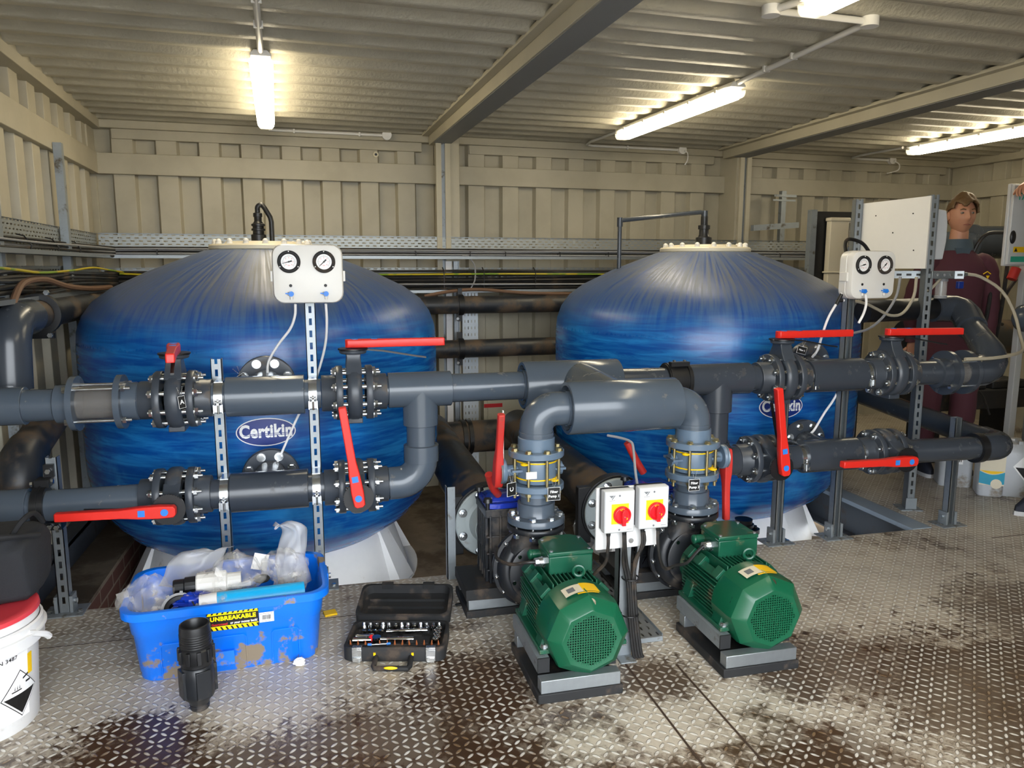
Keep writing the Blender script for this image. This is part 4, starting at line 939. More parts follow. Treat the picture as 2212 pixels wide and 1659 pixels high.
def isolator(x, z, label):
    t = thing('isolator_switch', label, 'switch', (x, 2.371, z), 0, 'red rotary isolators')
    w, h = .053, .0725
    b = MB(); b.box(-w,-.03,-h,w,0,h); b.build('back_box', M['black'], t, bevel=.004)
    c = MB(); c.rings([[(px*k, y, pz*k2) for px, pz in ((w,h),(-w,h),(-w,-h),(w,-h))] for y, k, k2 in ((-.022,1.03,1.02),(-.055,1.02,1.01),(-.0605,.93,.95))]); cv = c.build('cover', M['switchgrey'], t, bevel=.003)
    m = MB(); m.add([(-.040,-.0608,.060),(-.022,-.0608,.060),(-.031,-.0608,.051)],[(0,1,2)]); m.add([(-.021,-.0608,.060),(-.017,-.0608,.060),(-.029,-.0608,.045),(-.031,-.0608,.047)],[(0,1,2,3)])
    for i in range(4): m.box(-.038+i*.005,-.0608,.0415,-.0352+i*.005,-.0606,.0432); m.box(.026+i*.0045,-.0608,-.0625,.029+i*.0045,-.0606,-.0605)
    m.build('maker_mark', M['greyprint'], cv, smooth=0)
    for zz in (.058,-.061): n = MB(); n.cyl((-.002,-.059,zz),(-.002,-.0612,zz),.0035,n=12); n.build('screw', M['greyprint'], cv)
    y = MB(); y.box(-.031,-.0625,-.040,.031,-.060,.030); y.build('yellow_plate', M['brightyellow'], t, bevel=.001)
    k = MB(); k.lathe([(.031,0),(.031,.010),(.029,.014),(.025,.015),(.0245,.010),(0,.010)], (.005,-.062,-.008), (0,-1,0), 36, True, False); k.prism([(-.0075,.012),(-.003,.022),(.003,.022),(.0075,.012),(.0065,-.032),(-.0065,-.032)], (.005,-.072,-.008), (1,0,0), (0,0,1), (0,-.017,0)); kn = k.build('knob', M['redswitch'], t, bevel=.0015)
    l = MB(); letters(l, 'ON', (.003,-.0731,.0125), (1,0,0), (0,0,1), .009, .0004); letters(l, 'O', (.019,-.0731,-.020), (1,0,0), (0,0,1), .009, .0004); l.build('lettering', M['brightyellow'], kn, smooth=0)
    n = MB(); n.cyl((.006,-.089,-.008),(.006,-.0905,-.008),.002,n=10); n.build('screw', M['chrome'], kn)
    for xx in (-.028,.03): g = MB(); g.cyl((xx,-.028,-h),(xx,-.028,-h-.02),.010,.007,12); g.build('cable_gland', M['black'], t)
M['switchgrey'] = plain('pale_grey_switch_cover', '#c9cbcd', .4, var=.02)
isolator(.947, .562, 'red rotary isolator on a yellow plate, left of the pair'); isolator(1.072, .567, 'red rotary isolator on a yellow plate, right of the pair')
gb = 'black pump cables'
line('power_cable','black cable from the left isolator down behind the left pump terminal box','cable',[(.919,2.343,.475),(.919,2.343,.43),(.918,2.36,.37),(.90,2.40,.32),(.89,2.45,.27),(.885,2.48,.26)],.0062,'cableblack',group=gb)
line('power_cable','black cable looping left from the left pump gland over the volute','cable',[(.700,2.475,.346),(.668,2.48,.345),(.615,2.53,.325),(.585,2.60,.325),(.60,2.66,.34)],.0065,'cableblack',group=gb)
line('power_cable','black cable from the right isolator looping to the right pump gland','cable',[(1.102,2.343,.48),(1.105,2.343,.42),(1.125,2.36,.35),(1.165,2.40,.305),(1.215,2.43,.30),(1.275,2.455,.295),(1.32,2.47,.325),(1.352,2.475,.348)],.0062,'cableblack',group=gb)
for i, (xa, xb) in enumerate(((.975,1.012),(.98,1.022),(1.043,1.032),(1.05,1.042))):
    line('power_cable','black cable bunched down the front of the switch post','cable',[(xa,2.343,.475),(xa+.003,2.345,.43),(.985+.012*i if i < 2 else 1.035-.006*i+.01,2.362,.36),(1.003+.009*i,2.362,.28),(1.012+.009*i,2.358,.15),(xb+.012,2.35,.03),(xb+.02,2.348,.006)],.0058,'cableblack',group='black cables bunched down the switch post')
line('control_cable','pale grey cable dropping behind the right isolator','cable',[(1.04,2.68,.742),(1.075,2.63,.741),(1.094,2.58,.736),(1.092,2.55,.715),(1.068,2.47,.65),(1.064,2.43,.58),(1.066,2.42,.45),(1.064,2.42,.31),(1.052,2.42,.24)],.005,'tubegrey')
for z, l in ((.30,'black cable tie around the bunched cables, upper one'),(.165,'black cable tie around the bunched cables, lower one')):
    b = MB(); b.torus((0,0,0),(0,0,1),.03,.0028,24,6); o = b.build('cable_tie', M['black'], None, loc=(1.015,2.368,z)); tag(o, l, 'cable tie')
t = thing('spare_tray', 'perforated steel tray lying on the deck behind the switch post', 'cable tray', (1.10, 2.45, 0))
b = MB(); b.box(-.085,0,.018,.085,.75,.0195); b.build('base', M['perfflat'], t); b = MB(); b.box(-.085,0,0,-.083,.75,.03); b.box(.083,0,0,.085,.75,.03); b.box(-.085,-.001,.002,.085,.0,.018); b.build('edge', M['galvdull'], t)

# ---------------------------------------------------------------- tags
def tagplate(x, y, z, w, h, lines, label, rot=0, size=.011, turned=False):
    t = thing('name_tag', label, 'name tag', (x, y, z), (0,0,rot) if not isinstance(rot, tuple) else rot, 'black name tags')
    b = MB(); b.use(0).box(-w/2,-.001,-h,w/2,.001,0); b.use(1).box(-w/2-.0012,-.0004,-h-.0012,w/2+.0012,.0008,.0012)
    b.build('plate', [M['blackprint'], M['whiteprint']], t, smooth=0)
    l = MB()
    for i, s in enumerate(lines): letters(l, s, (0,-.0016,-h*.5+ (len(lines)-1)*size*.62 - i*size*1.24), (0,0,1) if turned else (1,0,0), (-1,0,0) if turned else (0,0,1), size, .0004)
    l.build('lettering', M['whiteprint'], t, smooth=0)
    c = MB()
    for k in range(7):
        for s in (-1,1): c.sphere((s*.010*(k/6)**.8, .0, k*.0058), .0017, 8, 5)
    c.build('ball_chain', M['chrome'], t)
tagplate(.806, 2.610, .572, .046, .048, ['Filter','Pump 1'], 'black tag reading Filter Pump 1', 0, .0135)
tagplate(1.373, 2.606, .565, .044, .044, ['Filter','Pump 2'], 'black tag reading Filter Pump 2', 0, .0135)
tagplate(.652, 2.64, .592, .040, .048, ['C'], 'black tag with a white letter C turned on its side', (0,0,RAD(25)), .024, True)
tagplate(-.532, 3.048, .897, .024, .045, ['A'], 'black tag with a white letter A on the upper left valve', (0,RAD(-6),RAD(35)), .024)
tagplate(2.30, 3.30, .988, .05, .034, ['Filter 2'], 'black tag tilted on the upper flange of the right tank', (0,RAD(14),0), .011)
tagplate(-.345, 3.325, .935, .03, .055, [' '], 'blank black tag hanging tilted on the upper flange of the left tank', (0,RAD(-32),0), .01)

# ---------------------------------------------------------------- blue crate and what lies in it
def mat_crate():
    m = N('blue_crate_plastic'); p = m.xyz()
    d = m.ramp(m.math('MULTIPLY_ADD', m.ramp(p[2], .20, .0), .13, m.noise(9, 6, .62)), .60, .66)
    m.col(m.mix(d, m.mix(m.noise(4), srgb('#0a6fe6'), srgb('#0e7af2')), srgb('#8c7e6b'))); m.rough(m.math('MULTIPLY_ADD', d, .5, .3)); return m.m
M['crate'] = mat_crate()
CR = thing('storage_crate', 'open blue plastic crate full of fittings and clear bags', 'crate', (-.643, 2.595, 0), RAD(3.4))
cw, cd, ch = .585, .33, .262
def crect(z, e, r): return [(cw/2+px, cd/2+py, z) for px, py in rrect(cw+2*e, cd+2*e, r, 6)]
b = MB(); b.rings([crect(.004,-.02,.05), crect(0,-.006,.055), crect(.006,0,.06), crect(.165,.014,.062), crect(.17,.019,.064), crect(.235,.026,.066), crect(.236,.045,.075), crect(.262,.045,.075), crect(.264,.040,.072), crect(.262,.024,.066), crect(.17,.014,.06), crect(.012,-.004,.056), crect(.012,-.02,.05)], True, True, True)
for x0, x1 in ((.075,.20),(.235,.345),(.43,.52)):
    b.rings([[(x, y0, z) for x, z in ((x0,.012),(x1,.012),(x1,.125),(x1-.006,.135),(x0+.006,.135),(x0,.125))] for y0 in (-.0155,.01)]) if 0 else None
    P_ = [(x0,.012,-.002),(x0,.125,-.0118),(x0+.008,.134,-.0125),(x1-.008,.134,-.0125),(x1,.125,-.0118),(x1,.012,-.002)]
    b.tube([(x, y-.0003, z) for x, z, y in P_], .0022, 6)
b.rings([[(.245,y,.035),(.305,y,.035),(.305,y,.085),(.245,y,.085)] for y in (-.022,.0)])
b.build('bin', M['crate'], CR, smooth=45)
for s in (0, 1):
    h = MB(); h.box(cw+.042 if s else -.05, .12, .20, cw+.05 if s else -.042, .21, .262); h.build('grip', M['crate'], CR, bevel=.003)
s = MB(); yS = -.0248
def SP(x, z): return (.225+x, -.0205-(z-.0)*.105/1.0-.0022, .163+z)
s.use(0); s.add([SP(0,0),SP(.165,0),SP(.165,.073),SP(0,.073)],[(0,1,2,3)])
s.use(1)
for z0, z1, sg in ((.060,.0725,1),(.0005,.0125,-1)):
    for i in range(10):
        x = .002+i*.0166; q = [(x,z0),(x+.0105,z0),(x+.0105+sg*.006,z1),(x+sg*.006,z1)]
        q = [(min(max(a,.001),.164),c) for a, c in q]; s.add([tuple(Vector(SP(a,c))+Vector((0,-.0006,0))) for a, c in q],[(0,1,2,3)])
    zb = z0-.0035 if sg > 0 else z1; s.add([tuple(Vector(SP(a,c))+Vector((0,-.0006,0))) for a, c in ((.001,zb),(.164,zb),(.164,zb+.0035),(.001,zb+.0035))],[(0,1,2,3)])
def sl(txt, x, z, size, bold, sx): letters(s, txt, (0,0,0),(1,0,0),(0,0,1), size, bold, sx, lambda X, Y: tuple(Vector(SP(x+X, z+Y))+Vector((0,-.0008,0))))
sl('UNBREAKABLE', .083, .043, .0215, .0011, .96)
s.use(3); sl('Guaranteed', .039, .0225, .0118, .0004, .86); s.use(2); sl('or your money back!', .117, .0235, .0125, .0004, .78)
s.add([SP(.167,.010),SP(.215,.010),SP(.215,.047),SP(.167,.047)],[(0,1,2,3)]); s.use(0)
x = .176
random.seed(3)
while x < .205:
    w = random.choice((.0006,.001,.0015)); s.add([tuple(Vector(SP(a,c))+Vector((0,-.0006,0))) for a, c in ((x,.020),(x+w,.020),(x+w,.037),(x,.037))],[(0,1,2,3)]); x += w+random.choice((.0007,.0011))
for zz, x0, x1 in ((.0415,.171,.211),(.0145,.175,.205)):
    for i in range(8): s.add([tuple(Vector(SP(a,c))+Vector((0,-.0006,0))) for a, c in ((x0+(x1-x0)*i/8,zz),(x0+(x1-x0)*(i+.65)/8,zz),(x0+(x1-x0)*(i+.65)/8,zz+.0016),(x0+(x1-x0)*i/8,zz+.0016))],[(0,1,2,3)])
s.build('sticker', [M['blackprint'], M['brightyellow'], M['whiteprint'], M['redprint']], CR, smooth=0)
from mathutils import noise as MN
def CL(x, y, z): return tuple(CR.matrix_basis @ Vector((x, y, z)))
def crumple(name, c, r, seed, m, label, cat, amp=.45, fr=3.2, rot=(0,0,0)):
    b = MB(); b.sphere((0,0,0), 1.0, 30, 20); o = Vector((seed*3.7, seed*1.3, seed*2.1)); V = []
    for p in b.v:
        v = Vector(p).normalized(); k = 1 + amp*MN.noise(v*fr*.5+o) + amp*.6*abs(MN.noise(v*fr*1.4+o)) - amp*.25*abs(MN.noise(v*fr*3.1+o))
        V.append((v.x*r[0]*k, v.y*r[1]*k, v.z*r[2]*k))
    b.v = V; o = b.build(name, m, None, loc=c, rot=rot, smooth=16); tag(o, label, cat); return o
# hidden filler of fittings below
crumple('plastic_bag', CL(.035,.075,.255), (.075,.06,.085), 1, M['bag'], 'crumpled clear bag hanging over the left end of the blue crate', 'plastic bag')
crumple('plastic_bag', CL(.305,.16,.27), (.105,.075,.075), 2, M['bag'], 'crumpled clear bag heaped in the middle of the blue crate', 'plastic bag')
crumple('plastic_bag', CL(.49,.20,.27), (.075,.06,.075), 5, M['bag'], 'crumpled clear bag in the right end of the blue crate', 'plastic bag')
crumple('plastic_bag', CL(.245,.055,.235), (.06,.05,.035), 8, M['bag'], 'small clear bag beside the cyan tube in the blue crate', 'plastic bag')
crumple('foil_bag', CL(.175,.075,.24), (.062,.045,.030), 11, plain('blue_foil', '#0d2f9a', .2, var=.1), 'small shiny dark blue packet in the blue crate', 'packet', .5)
def sheet(name, pts, half, label, wob=.012, seed=1):
    pts = bez(pts, 24); n = len(pts); g = MB()
    def fn(i, j):
        p = pts[min(int(round(j*(n-1))), n-1)]; w = half(j); a = (i-.5)*2
        return (p.x + a*w + wob*MN.noise(Vector((i*3, j*4, seed))), p.y + wob*1.6*MN.noise(Vector((i*4+9, j*5, seed))) + .035*a*a, p.z + wob*.7*MN.noise(Vector((i*3+5, j*3, seed))))
    g.grid(14, n-1, fn); L = CR.location; g.v = [tuple(Vector(p)-L) for p in g.v]
    o = g.build(name, M['film'], None, loc=L, smooth=50, solid=.0015); tag(o, label, 'plastic film')
M['film'] = mat_glass('cloudy_film', (.74,.75,.78), .3, .40)
sheet('plastic_film', [CL(.515,.22,.19), CL(.50,.23,.27), CL(.515,.235,.34), CL(.52,.225,.40), CL(.485,.215,.435), CL(.455,.205,.425)], lambda j: .062-.03*j if j < .7 else .042-.032*(j-.7)/.3, 'cloudy plastic film standing up tall at the right end of the crate', seed=4)
sheet('plastic_film', [CL(.14,.30,.20), CL(.16,.31,.27), CL(.19,.325,.315), CL(.24,.33,.32)], lambda j: .115-.055*j, 'cloudy plastic film spread along the back rim of the crate', seed=7)
# compression fittings
t = thing('pipe_fitting', 'white compression fitting with black nut lying in the blue crate', 'pipe fitting', CL(.20,.155,.262), RAD(5))
b = MB(); b.lathe([(0,0),(.038,0),(.042,.005),(.042,.055),(.039,.06),(.041,.065),(.041,.10),(.03,.105),(.03,.15)], (-.02,0,0), (1,0,0), 14); b.build('body', M['white'], t, smooth=20); b = MB(); b.lathe([(0,-.005),(.026,-.005),(.028,.0),(.028,.03),(.033,.034),(.033,.07),(0,.072)], (-.09,0,0), (1,0,0), 16); b.build('nut', M['black'], t, smooth=20)
t = thing('pipe_coupling', 'round grey and black pipe coupling leaning at the front of the crate', 'pipe fitting', CL(.135,.035,.222), 0); t.rotation_euler = (RAD(-38), 0, RAD(14))
b = MB(); b.lathe([(.047,-.02),(.060,-.02),(.062,.0),(.062,.03),(.045,.045),(.045,.08)], (0,0,0), (0,1,0), 26, False, False)
for k in range(9): a = 2*pi*k/9; b.obox((.061*cos(a),.005,.061*sin(a)),(.006,.022,.005),(0,-a,0))
b.build('ring', M['tubegrey'], t); b = MB(); b.lathe([(.036,.0),(.048,-.012),(.05,-.024),(.046,-.026),(.036,-.02),(.034,.03)], (0,0,0), (0,1,0), 32, False, False)
for k in range(3): b.torus((0,-.018+k*.008,0),(0,1,0),.041,.0035,30,6)
b.build('insert', M['black'], t)
t = thing('cyan_tube', 'bright cyan tube lying along the front of the blue crate', 'tube', CL(.255,.045,.234), RAD(3.4)); b = MB(); b.cyl((0,0,0),(.29,.02,-.006),.036,n=26); b.build('tube', plain('cyan_plastic','#12a6e0',.35,var=.03), t); b = MB(); b.cyl((-.055,-.002,-.003),(.002,0,0),.0362,n=26); b.build('paper_label', M['plinth'], t)
b = MB(); b.box(0,0,0,.055,.003,.06); o = b.build('paper_slip', M['whiteprint'], None, loc=CL(.36,.265,.258), rot=(RAD(-12),RAD(18),RAD(8))); tag(o,'white paper slip standing behind the clear bags in the crate','paper')
b = MB(); b.sphere((0,0,0),(.03,.02,.016),14,8); o = b.build('dark_fitting', M['rubber'], None, loc=CL(.40,.17,.252)); tag(o,'dark small fitting beside the clear bags in the crate','pipe fitting')
t = thing('fitting_pile','jumble of dark fittings filling the bottom of the crate','fittings',CL(.29,.165,.02)); t['kind'] = 'stuff'
b = MB(); random.seed(11)
for i in range(60):
    x, y, z = random.uniform(-.25,.25), random.uniform(-.12,.12), random.uniform(.03,.165); d = Vector((random.uniform(-1,1),random.uniform(-1,1),random.uniform(-.3,.3))).normalized()*.03; b.use(i % 3); b.cyl(Vector((x,y,z))-d, Vector((x,y,z))+d, random.uniform(.016,.03), n=12)
o = b.build('fittings', [M['rubber'],M['tubegrey'],M['plinth']], t); o['kind'] = 'stuff'

# ---------------------------------------------------------------- black fitting standing on the deck
t = thing('compression_coupling', 'black ribbed pipe coupling standing on the deck before the crate', 'pipe fitting', (-.424, 2.40, 0), 0)
b = MB(); b.lathe([(0,0),(.026,.0),(.028,.003),(.028,.02),(.030,.022),(.033,.032),(.046,.045),(.050,.06),(.0505,.12),(.048,.145),(.044,.15)], n=36)
for k in range(3): b.torus((0,0,.008+k*.007),(0,0,1),.028,.0022,30,6)
for k in range(4):
    a = k*pi/2+.5; b.obox((.047*cos(a),.047*sin(a),.098),(.006,.022,.045),(0,0,a))
b.build('body', M['pump'], t, bevel=.002)
b = MB(); b.lathe([(.044,.150),(.047,.152),(.047,.168),(.050,.172),(.050,.205),(.046,.21)], n=36, cap0=False, cap1=False)
for k in range(10): a = 2*pi*k/10; b.obox((.0505*cos(a),.0505*sin(a),.188),(.005,.0065,.021),(0,0,a))
b.build('nut', M['black'], t, bevel=.0015)
b = MB(); b.lathe([(.046,.205),(.045,.21),(.0465,.214),(.0465,.27),(.0445,.283),(.040,.285),(.035,.278),(.033,.20),(0,.19)], n=40, cap0=False)
for k in range(6): b.torus((0,0,.218+k*.0075),(0,0,1),.0455,.0022,36,6)
b.build('threaded_end', M['black'], t)

# ---------------------------------------------------------------- socket set
CA = thing('socket_case', 'open black socket set case lying on the deck', 'tool case', (.022, 2.58, 0), RAD(-14))
b = MB(); W_, D_ = .362, .215
def cr(z, e, r=.03): return [(W_/2+px, D_/2+py, z) for px, py in rrect(W_+2*e, D_+2*e, r, 5)]
b.rings([cr(0,-.004),cr(.004,0),cr(.050,.0),cr(.054,-.003),cr(.054,-.012),cr(.034,-.015),cr(.034,-.03)], True, True, True)
tr = b.build('tray', M['case_black'] if 'case_black' in M else M['rubber'], CA)
b = MB()
for i in range(9): b.box(.03+i*.034,.145,.034,.053+i*.034,.155,.047)
b.box(.14,.098,.034,.18,.112,.046); b.box(.22,.05,.034,.30,.10,.046); b.box(.20,.10,.034,.27,.115,.046); b.box(.02,.035,.034,.34,.045,.046); b.build('tray_dividers', M['rubber'], tr, bevel=.001)
b = MB(); 
def lr(z, e, r=.03): return [(W_/2+px, 0.2/2+py, z) for px, py in rrect(W_+2*e, .2+2*e, r, 5)]
b.rings([lr(0,-.004),lr(.004,0),lr(.045,0),lr(.047,-.004),lr(.047,-.012),lr(.012,-.016),lr(.012,-.03)], True, True, True)
for y in (.035,.085,.13): b.box(.035,y,.012,.33,y+.005,.022)
for x in (.075,.24): b.box(x,.185,.03,x+.045,.205,.052)
ld = b.build('lid', M['rubber'], CA, loc=(0,.218,.028), rot=(RAD(13),0,0))
b = MB(); b.tube([(.12,-.002,.02),(.118,-.05,.012),(.122,-.062,.010),(.24,-.062,.010),(.244,-.05,.012),(.242,-.002,.02)], .0095, 10); hn = b.build('handle', M['rubber'], CA); b = MB(); b.sphere((.181,-.070,.016),(.024,.0035,.006),16,8); b.build('grip_inlay', M['yellow'], hn); b = MB()
for x in (.114,.248): b.box(x-.004,-.004,.026,x+.004,.0,.036)
b.build('handle_pin', M['yellow'], hn)
for x in (.035,.295): b = MB(); b.box(x,-.007,.006,x+.034,.0,.05); b.box(x,-.006,.046,x+.034,.012,.057); b.box(x+.003,-.012,.004,x+.031,-.006,.022); b.build('latch', M['zinc'], CA, bevel=.0015)
def CC(x, y, z): return tuple(CA.matrix_basis @ Vector((x, y, z)))
for i in range(13):
    h = MB(); h.lathe([(0,0),(.0085+.0003*(i%4),0),(.0085+.0003*(i%4),.016),(.0068,.018),(.0068,.026),(.004,.026),(.004,.020),(0,.02)], n=18); o = h.build('socket', M['chrome'], None, loc=CC(.045+i*.0235,.170,.037), rot=(RAD(-20+7*(i%3)),RAD(4*(i%2)),0)); tag(o, 'small chrome socket in the back row of the socket case', 'socket', 'chrome sockets in the back row')
for i in range(6):
    h = MB(); h.lathe([(0,0),(.0105,0),(.0105,.02),(.007,.021),(.006,.021),(.006,.010),(0,.01)], n=18); o = h.build('socket', M['chrome'], None, loc=CC(.322+.006*(i%2),.065+i*.016,.04), rot=(RAD(15),0,0)); tag(o, 'larger chrome socket along the right side of the socket case', 'socket', 'chrome sockets on the right side')
for i in range(4):
    h = MB(); h.lathe([(0,0),(.008,0),(.008,.018),(0,.019)], n=16); o = h.build('socket', M['chrome'], None, loc=CC(.05+i*.021,.128,.037), rot=(0,RAD(12),0)); tag(o, 'small chrome socket in the second row at the left of the case', 'socket', 'chrome sockets in the second row')
def rod(name, a, b_, prof, label, m='chrome'):
    h = MB(); a = Vector(CC(*a)); b_ = Vector(CC(*b_)); h.lathe(prof, (0,0,0), b_-a, 16); o = h.build(name, M[m], None, loc=a); tag(o, label, 'tool'); return o
rod('extension_bar', (.135,.130,.050),(.30,.142,.050), [(0,0),(.007,0),(.007,.012),(.005,.014),(.005,.045),(.008,.05),(.008,.12),(.006,.123),(.006,.126),(.0085,.128),(.0085,.15),(0,.15)], 'chrome extension bar lying across the socket case')
rod('deep_socket', (.03,.092,.050),(.09,.095,.050), [(0,0),(.0075,0),(.0075,.045),(.0095,.048),(.0095,.066),(0,.066)], 'long chrome socket at the left of the case, upper one')
rod('deep_socket', (.025,.062,.050),(.09,.065,.050), [(0,0),(.0105,0),(.0105,.048),(.009,.05),(.009,.066),(0,.066)], 'long chrome socket at the left of the case, lower one')
t = thing('ratchet', 'chrome ratchet handle with red collar in the socket case', 'tool', CC(.108,.070,.05), RAD(-14)); b = MB(); b.cyl((0,0,-.008),(0,0,.010),.0165,n=22); b.lathe([(.007,.01),(.006,.03),(.006,.06),(.009,.066),(.0085,.135),(0,.138)],(0,0,0),(1,.02,0),18); b.build('handle', M['chrome'], t); b = MB(); b.cyl((-.028,0,-.008),(-.014,0,.010),.010,n=14); b.build('red_collar', M['redswitch'], t)
for i in range(13):
    if i in (3,): continue
    h = MB(); h.lathe([(0,0),(.0042,0),(.0042,.010),(.0026,.014),(.0012,.024),(0,.0245)], n=10); o = h.build('driver_bit', M['copper'], None, loc=CC(.022+i*.0262,.040,.040), rot=(RAD(8),RAD(-5+3*(i%4)),0)); tag(o, 'rusty driver bit standing in the front row of the socket case', 'driver bit', 'driver bits in the front row')
t = thing('screwdriver', 'small screwdriver with blue ends at the front of the socket case', 'tool', CC(.085,.028,.05), RAD(-10)); b = MB(); b.cyl((.012,0,0),(.07,.004,0),.0032,n=12); b.build('shaft', M['chrome'], t); b = MB(); b.cyl((0,0,0),(.014,.0,0),.0055,n=12); b.cyl((.066,.004,0),(.08,.005,0),.0045,n=12); b.build('blue_end', M['sticker'], t)

# ---------------------------------------------------------------- bucket with red lid and the black bag on it
t = thing('bucket', 'white bucket with red lid and hazard diamond at the left edge', 'bucket', (-1.062, 2.47, 0))
b = MB(); b.lathe([(0,0),(.15,0),(.155,.006),(.176,.325),(.18,.327),(.18,.345),(.176,.35),(.176,.362),(.165,.362),(.16,.35)], n=64, cap1=False); b.build('tub', M['plinth'], t)
b = MB(); b.lathe([(.19,.262),(.19,.322),(.183,.326)], (0,0,0), (0,0,1), 64, False, False); b.lathe([(.184,.295),(.198,.295),(.198,.30),(.184,.302)], (0,0,0),(0,0,1),64,False,False); b.build('collar', M['plinth'], t)
b = MB(); b.lathe([(0,.362),(.15,.364),(.172,.368),(.182,.364),(.184,.352),(.18,.35)], n=64, cap1=False); b.build('lid', plain('red_lid','#d8404a',.45,var=.04), t)
a0 = RAD(-37)
def BK(u, z, e=.002):
    r = .155+.0215*z/.325; a = a0+u/.165; return ((r+e)*cos(a), (r+e)*sin(a), z)
b = MB(); b.use(0)
def bq(u0,z0,u1,z1,e): b.add([BK(u0+(u1-u0)*i/6, z, e) for z in (z0,z1) for i in range(7)], [(i,i+1,8+i,7+i) for i in range(6)])
bq(-.16,.045,.058,.255,.0015)
def dia(k, e, half=False):
    c = (.028,.125); n = 8; V = []; F = []
    for i in range(n+1):
        u = (i/n-.5)*2; hh = (1-abs(u)); V += [BK(c[0]+u*.062*k, c[1]-hh*.075*k, e), BK(c[0]+u*.062*k, c[1]+(0 if half else hh*.075*k), e)]
    b.add(V, [(2*i,2*i+2,2*i+3,2*i+1) for i in range(n)])
b.use(1); dia(1.0,.002); b.use(0); dia(.95,.0024); b.use(1); dia(.86,.0028, True)
bq(-.002,.136,.03,.140,.003); 
for i in range(3): b.add([BK(.006+i*.008,.142,.003),BK(.009+i*.008,.142,.003),BK(.010+i*.007,.156,.003)],[(0,1,2)])
bq(.045,.150,.062,.156,.003); b.add([BK(.035,.165,.003),BK(.055,.172,.003),BK(.055,.178,.003),BK(.035,.171,.003)],[(0,1,2,3)])
letters(b, 'UN 3487', (0,0,0),(1,0,0),(0,0,1), .017, .0002, 1, lambda X, Y: BK(-.012+X, .244+Y, .003))
b.use(2); bq(.056,.17,.075,.235,.002)
b.build('hazard_label', [M['whiteprint'], M['blackprint'], M['yellow']], t, smooth=0)
b = MB(); b.tube(bez([BK(.05,.305,.01), BK(.075,.29,.018), BK(.10,.272,.03), BK(.115,.255,.034)],16), [.010]*13+[.011]*4 if 0 else .010, 8); b.build('handle', M['plinth'], t)
def bagmesh():
    b = MB(); b.sphere((0,0,0), 1.0, 40, 24); V = []
    for p in b.v:
        v = Vector(p); 
        s = lambda q, k: math.copysign(abs(q)**k, q)
        k = 1 + .05*MN.noise(v*2.3+Vector((4,1,2))) + .03*MN.noise(v*6)
        V.append((s(v.x,.38)*.165*k, s(v.y,.42)*.125*k, s(v.z,.42)*.105*k + .0))
    b.v = V; return b
t = thing('tool_bag', 'black fabric bag with a grey flap resting on the bucket lid', 'bag', (-1.045, 2.57, .368))
o = bagmesh().build('bag_body', plain('black_fabric','#1d1f24',.85,var=.2,scale=120,bump=.5), t, loc=(0,0,.105), smooth=60)
b = MB(); b.rings([[(-.17,-.141,z),(.03+dx,-.146,z),(.03+dx,-.128,z),(-.17,-.120,z)] for z, dx in ((.135,-.01),(.175,.01),(.185,.01))]); b.build('grey_flap', plain('grey_fabric','#7e8496',.8,var=.06,scale=80), t, bevel=.004)
b = MB(); b.tube(bez([(-.16,-.11,.215),(.0,-.12,.222),(.10,-.10,.215),(.165,-.02,.19)],16), .009, 8); b.tube(bez([(.10,-.06,.20),(.135,-.05,.25),(.15,.0,.255),(.155,.05,.21)],16), .008, 8); b.build('strap', plain('black_webbing','#141519',.8), t)
# small litter on the deck
crumple('litter', (-.125,2.592,.014), (.02,.013,.012), 21, M['whiteprint'], 'scrap of white litter on the deck in front of the crate corner', 'litter')
b = MB(); b.box(-.015,-.008,0,.015,.008,.008); o = b.build('litter', M['rubber'], None, loc=(.500,2.93,0), rot=(0,0,.2), bevel=.003); tag(o, 'tiny black plastic scrap on the deck right of the socket case lid', 'litter')
b = MB(); b.box(-.02,-.015,0,.03,.03,.008); o = b.build('yellow_clip', M['yellow'], None, loc=(-.02,2.97,.0), rot=(0,0,.2), bevel=.002); tag(o, 'yellow clip on the deck behind the right end of the crate', 'clip')
# ---------------------------------------------------------------- along the back wall (room frame)
def rthing(name, label, cat, x, y, z, group=None): return thing(name, label, cat, R3(x, y, z), ROOM, group)
def tray(x, y, z, L, h, label, along):
    t = rthing('cable_tray', label, 'cable tray', x, y, z)
    b = MB()
    if along == 'x':
        b.box(0,0,0,L,.0015,h); b.build('web', M['perf'], t)
        b = MB(); b.box(0,-.11,-.0015,L,.0,0); b.box(0,-.1115,-.002,L,-.11,.018); b.box(0,-.012,h-.0015,L,.0,h); b.build('edge', M['galv'], t)
    else:
        b.box(0,0,0,.0015,L,h); b.build('web', M['perfside'], t)
        b = MB(); b.box(0,0,-.0015,.11,L,0); b.box(.11,0,-.002,.1115,L,.018); b.box(0,0,h-.0015,.012,L,h); b.build('edge', M['galv'], t)
    return t
tray(-1.105,5.585,1.437,5.63,.160,'perforated steel cable tray along the back wall, upper of two','x')
tray(-1.105,5.585,1.195,5.63,.178,'steel tray of black cables along the back wall, lower of two','x')
tray(-1.12,2.2,1.437,3.40,.155,'perforated steel cable tray along the left wall, upper of two','y')
tray(-1.12,2.2,1.235,3.40,.150,'steel tray of black cables along the left wall, lower of two','y')
random.seed(5)
def cable_run(pts, r, m, label, group=None, name='tray_cable', n=40):
    return line(name, label, 'cable', [R3(*p) for p in pts], r, m, n, group)
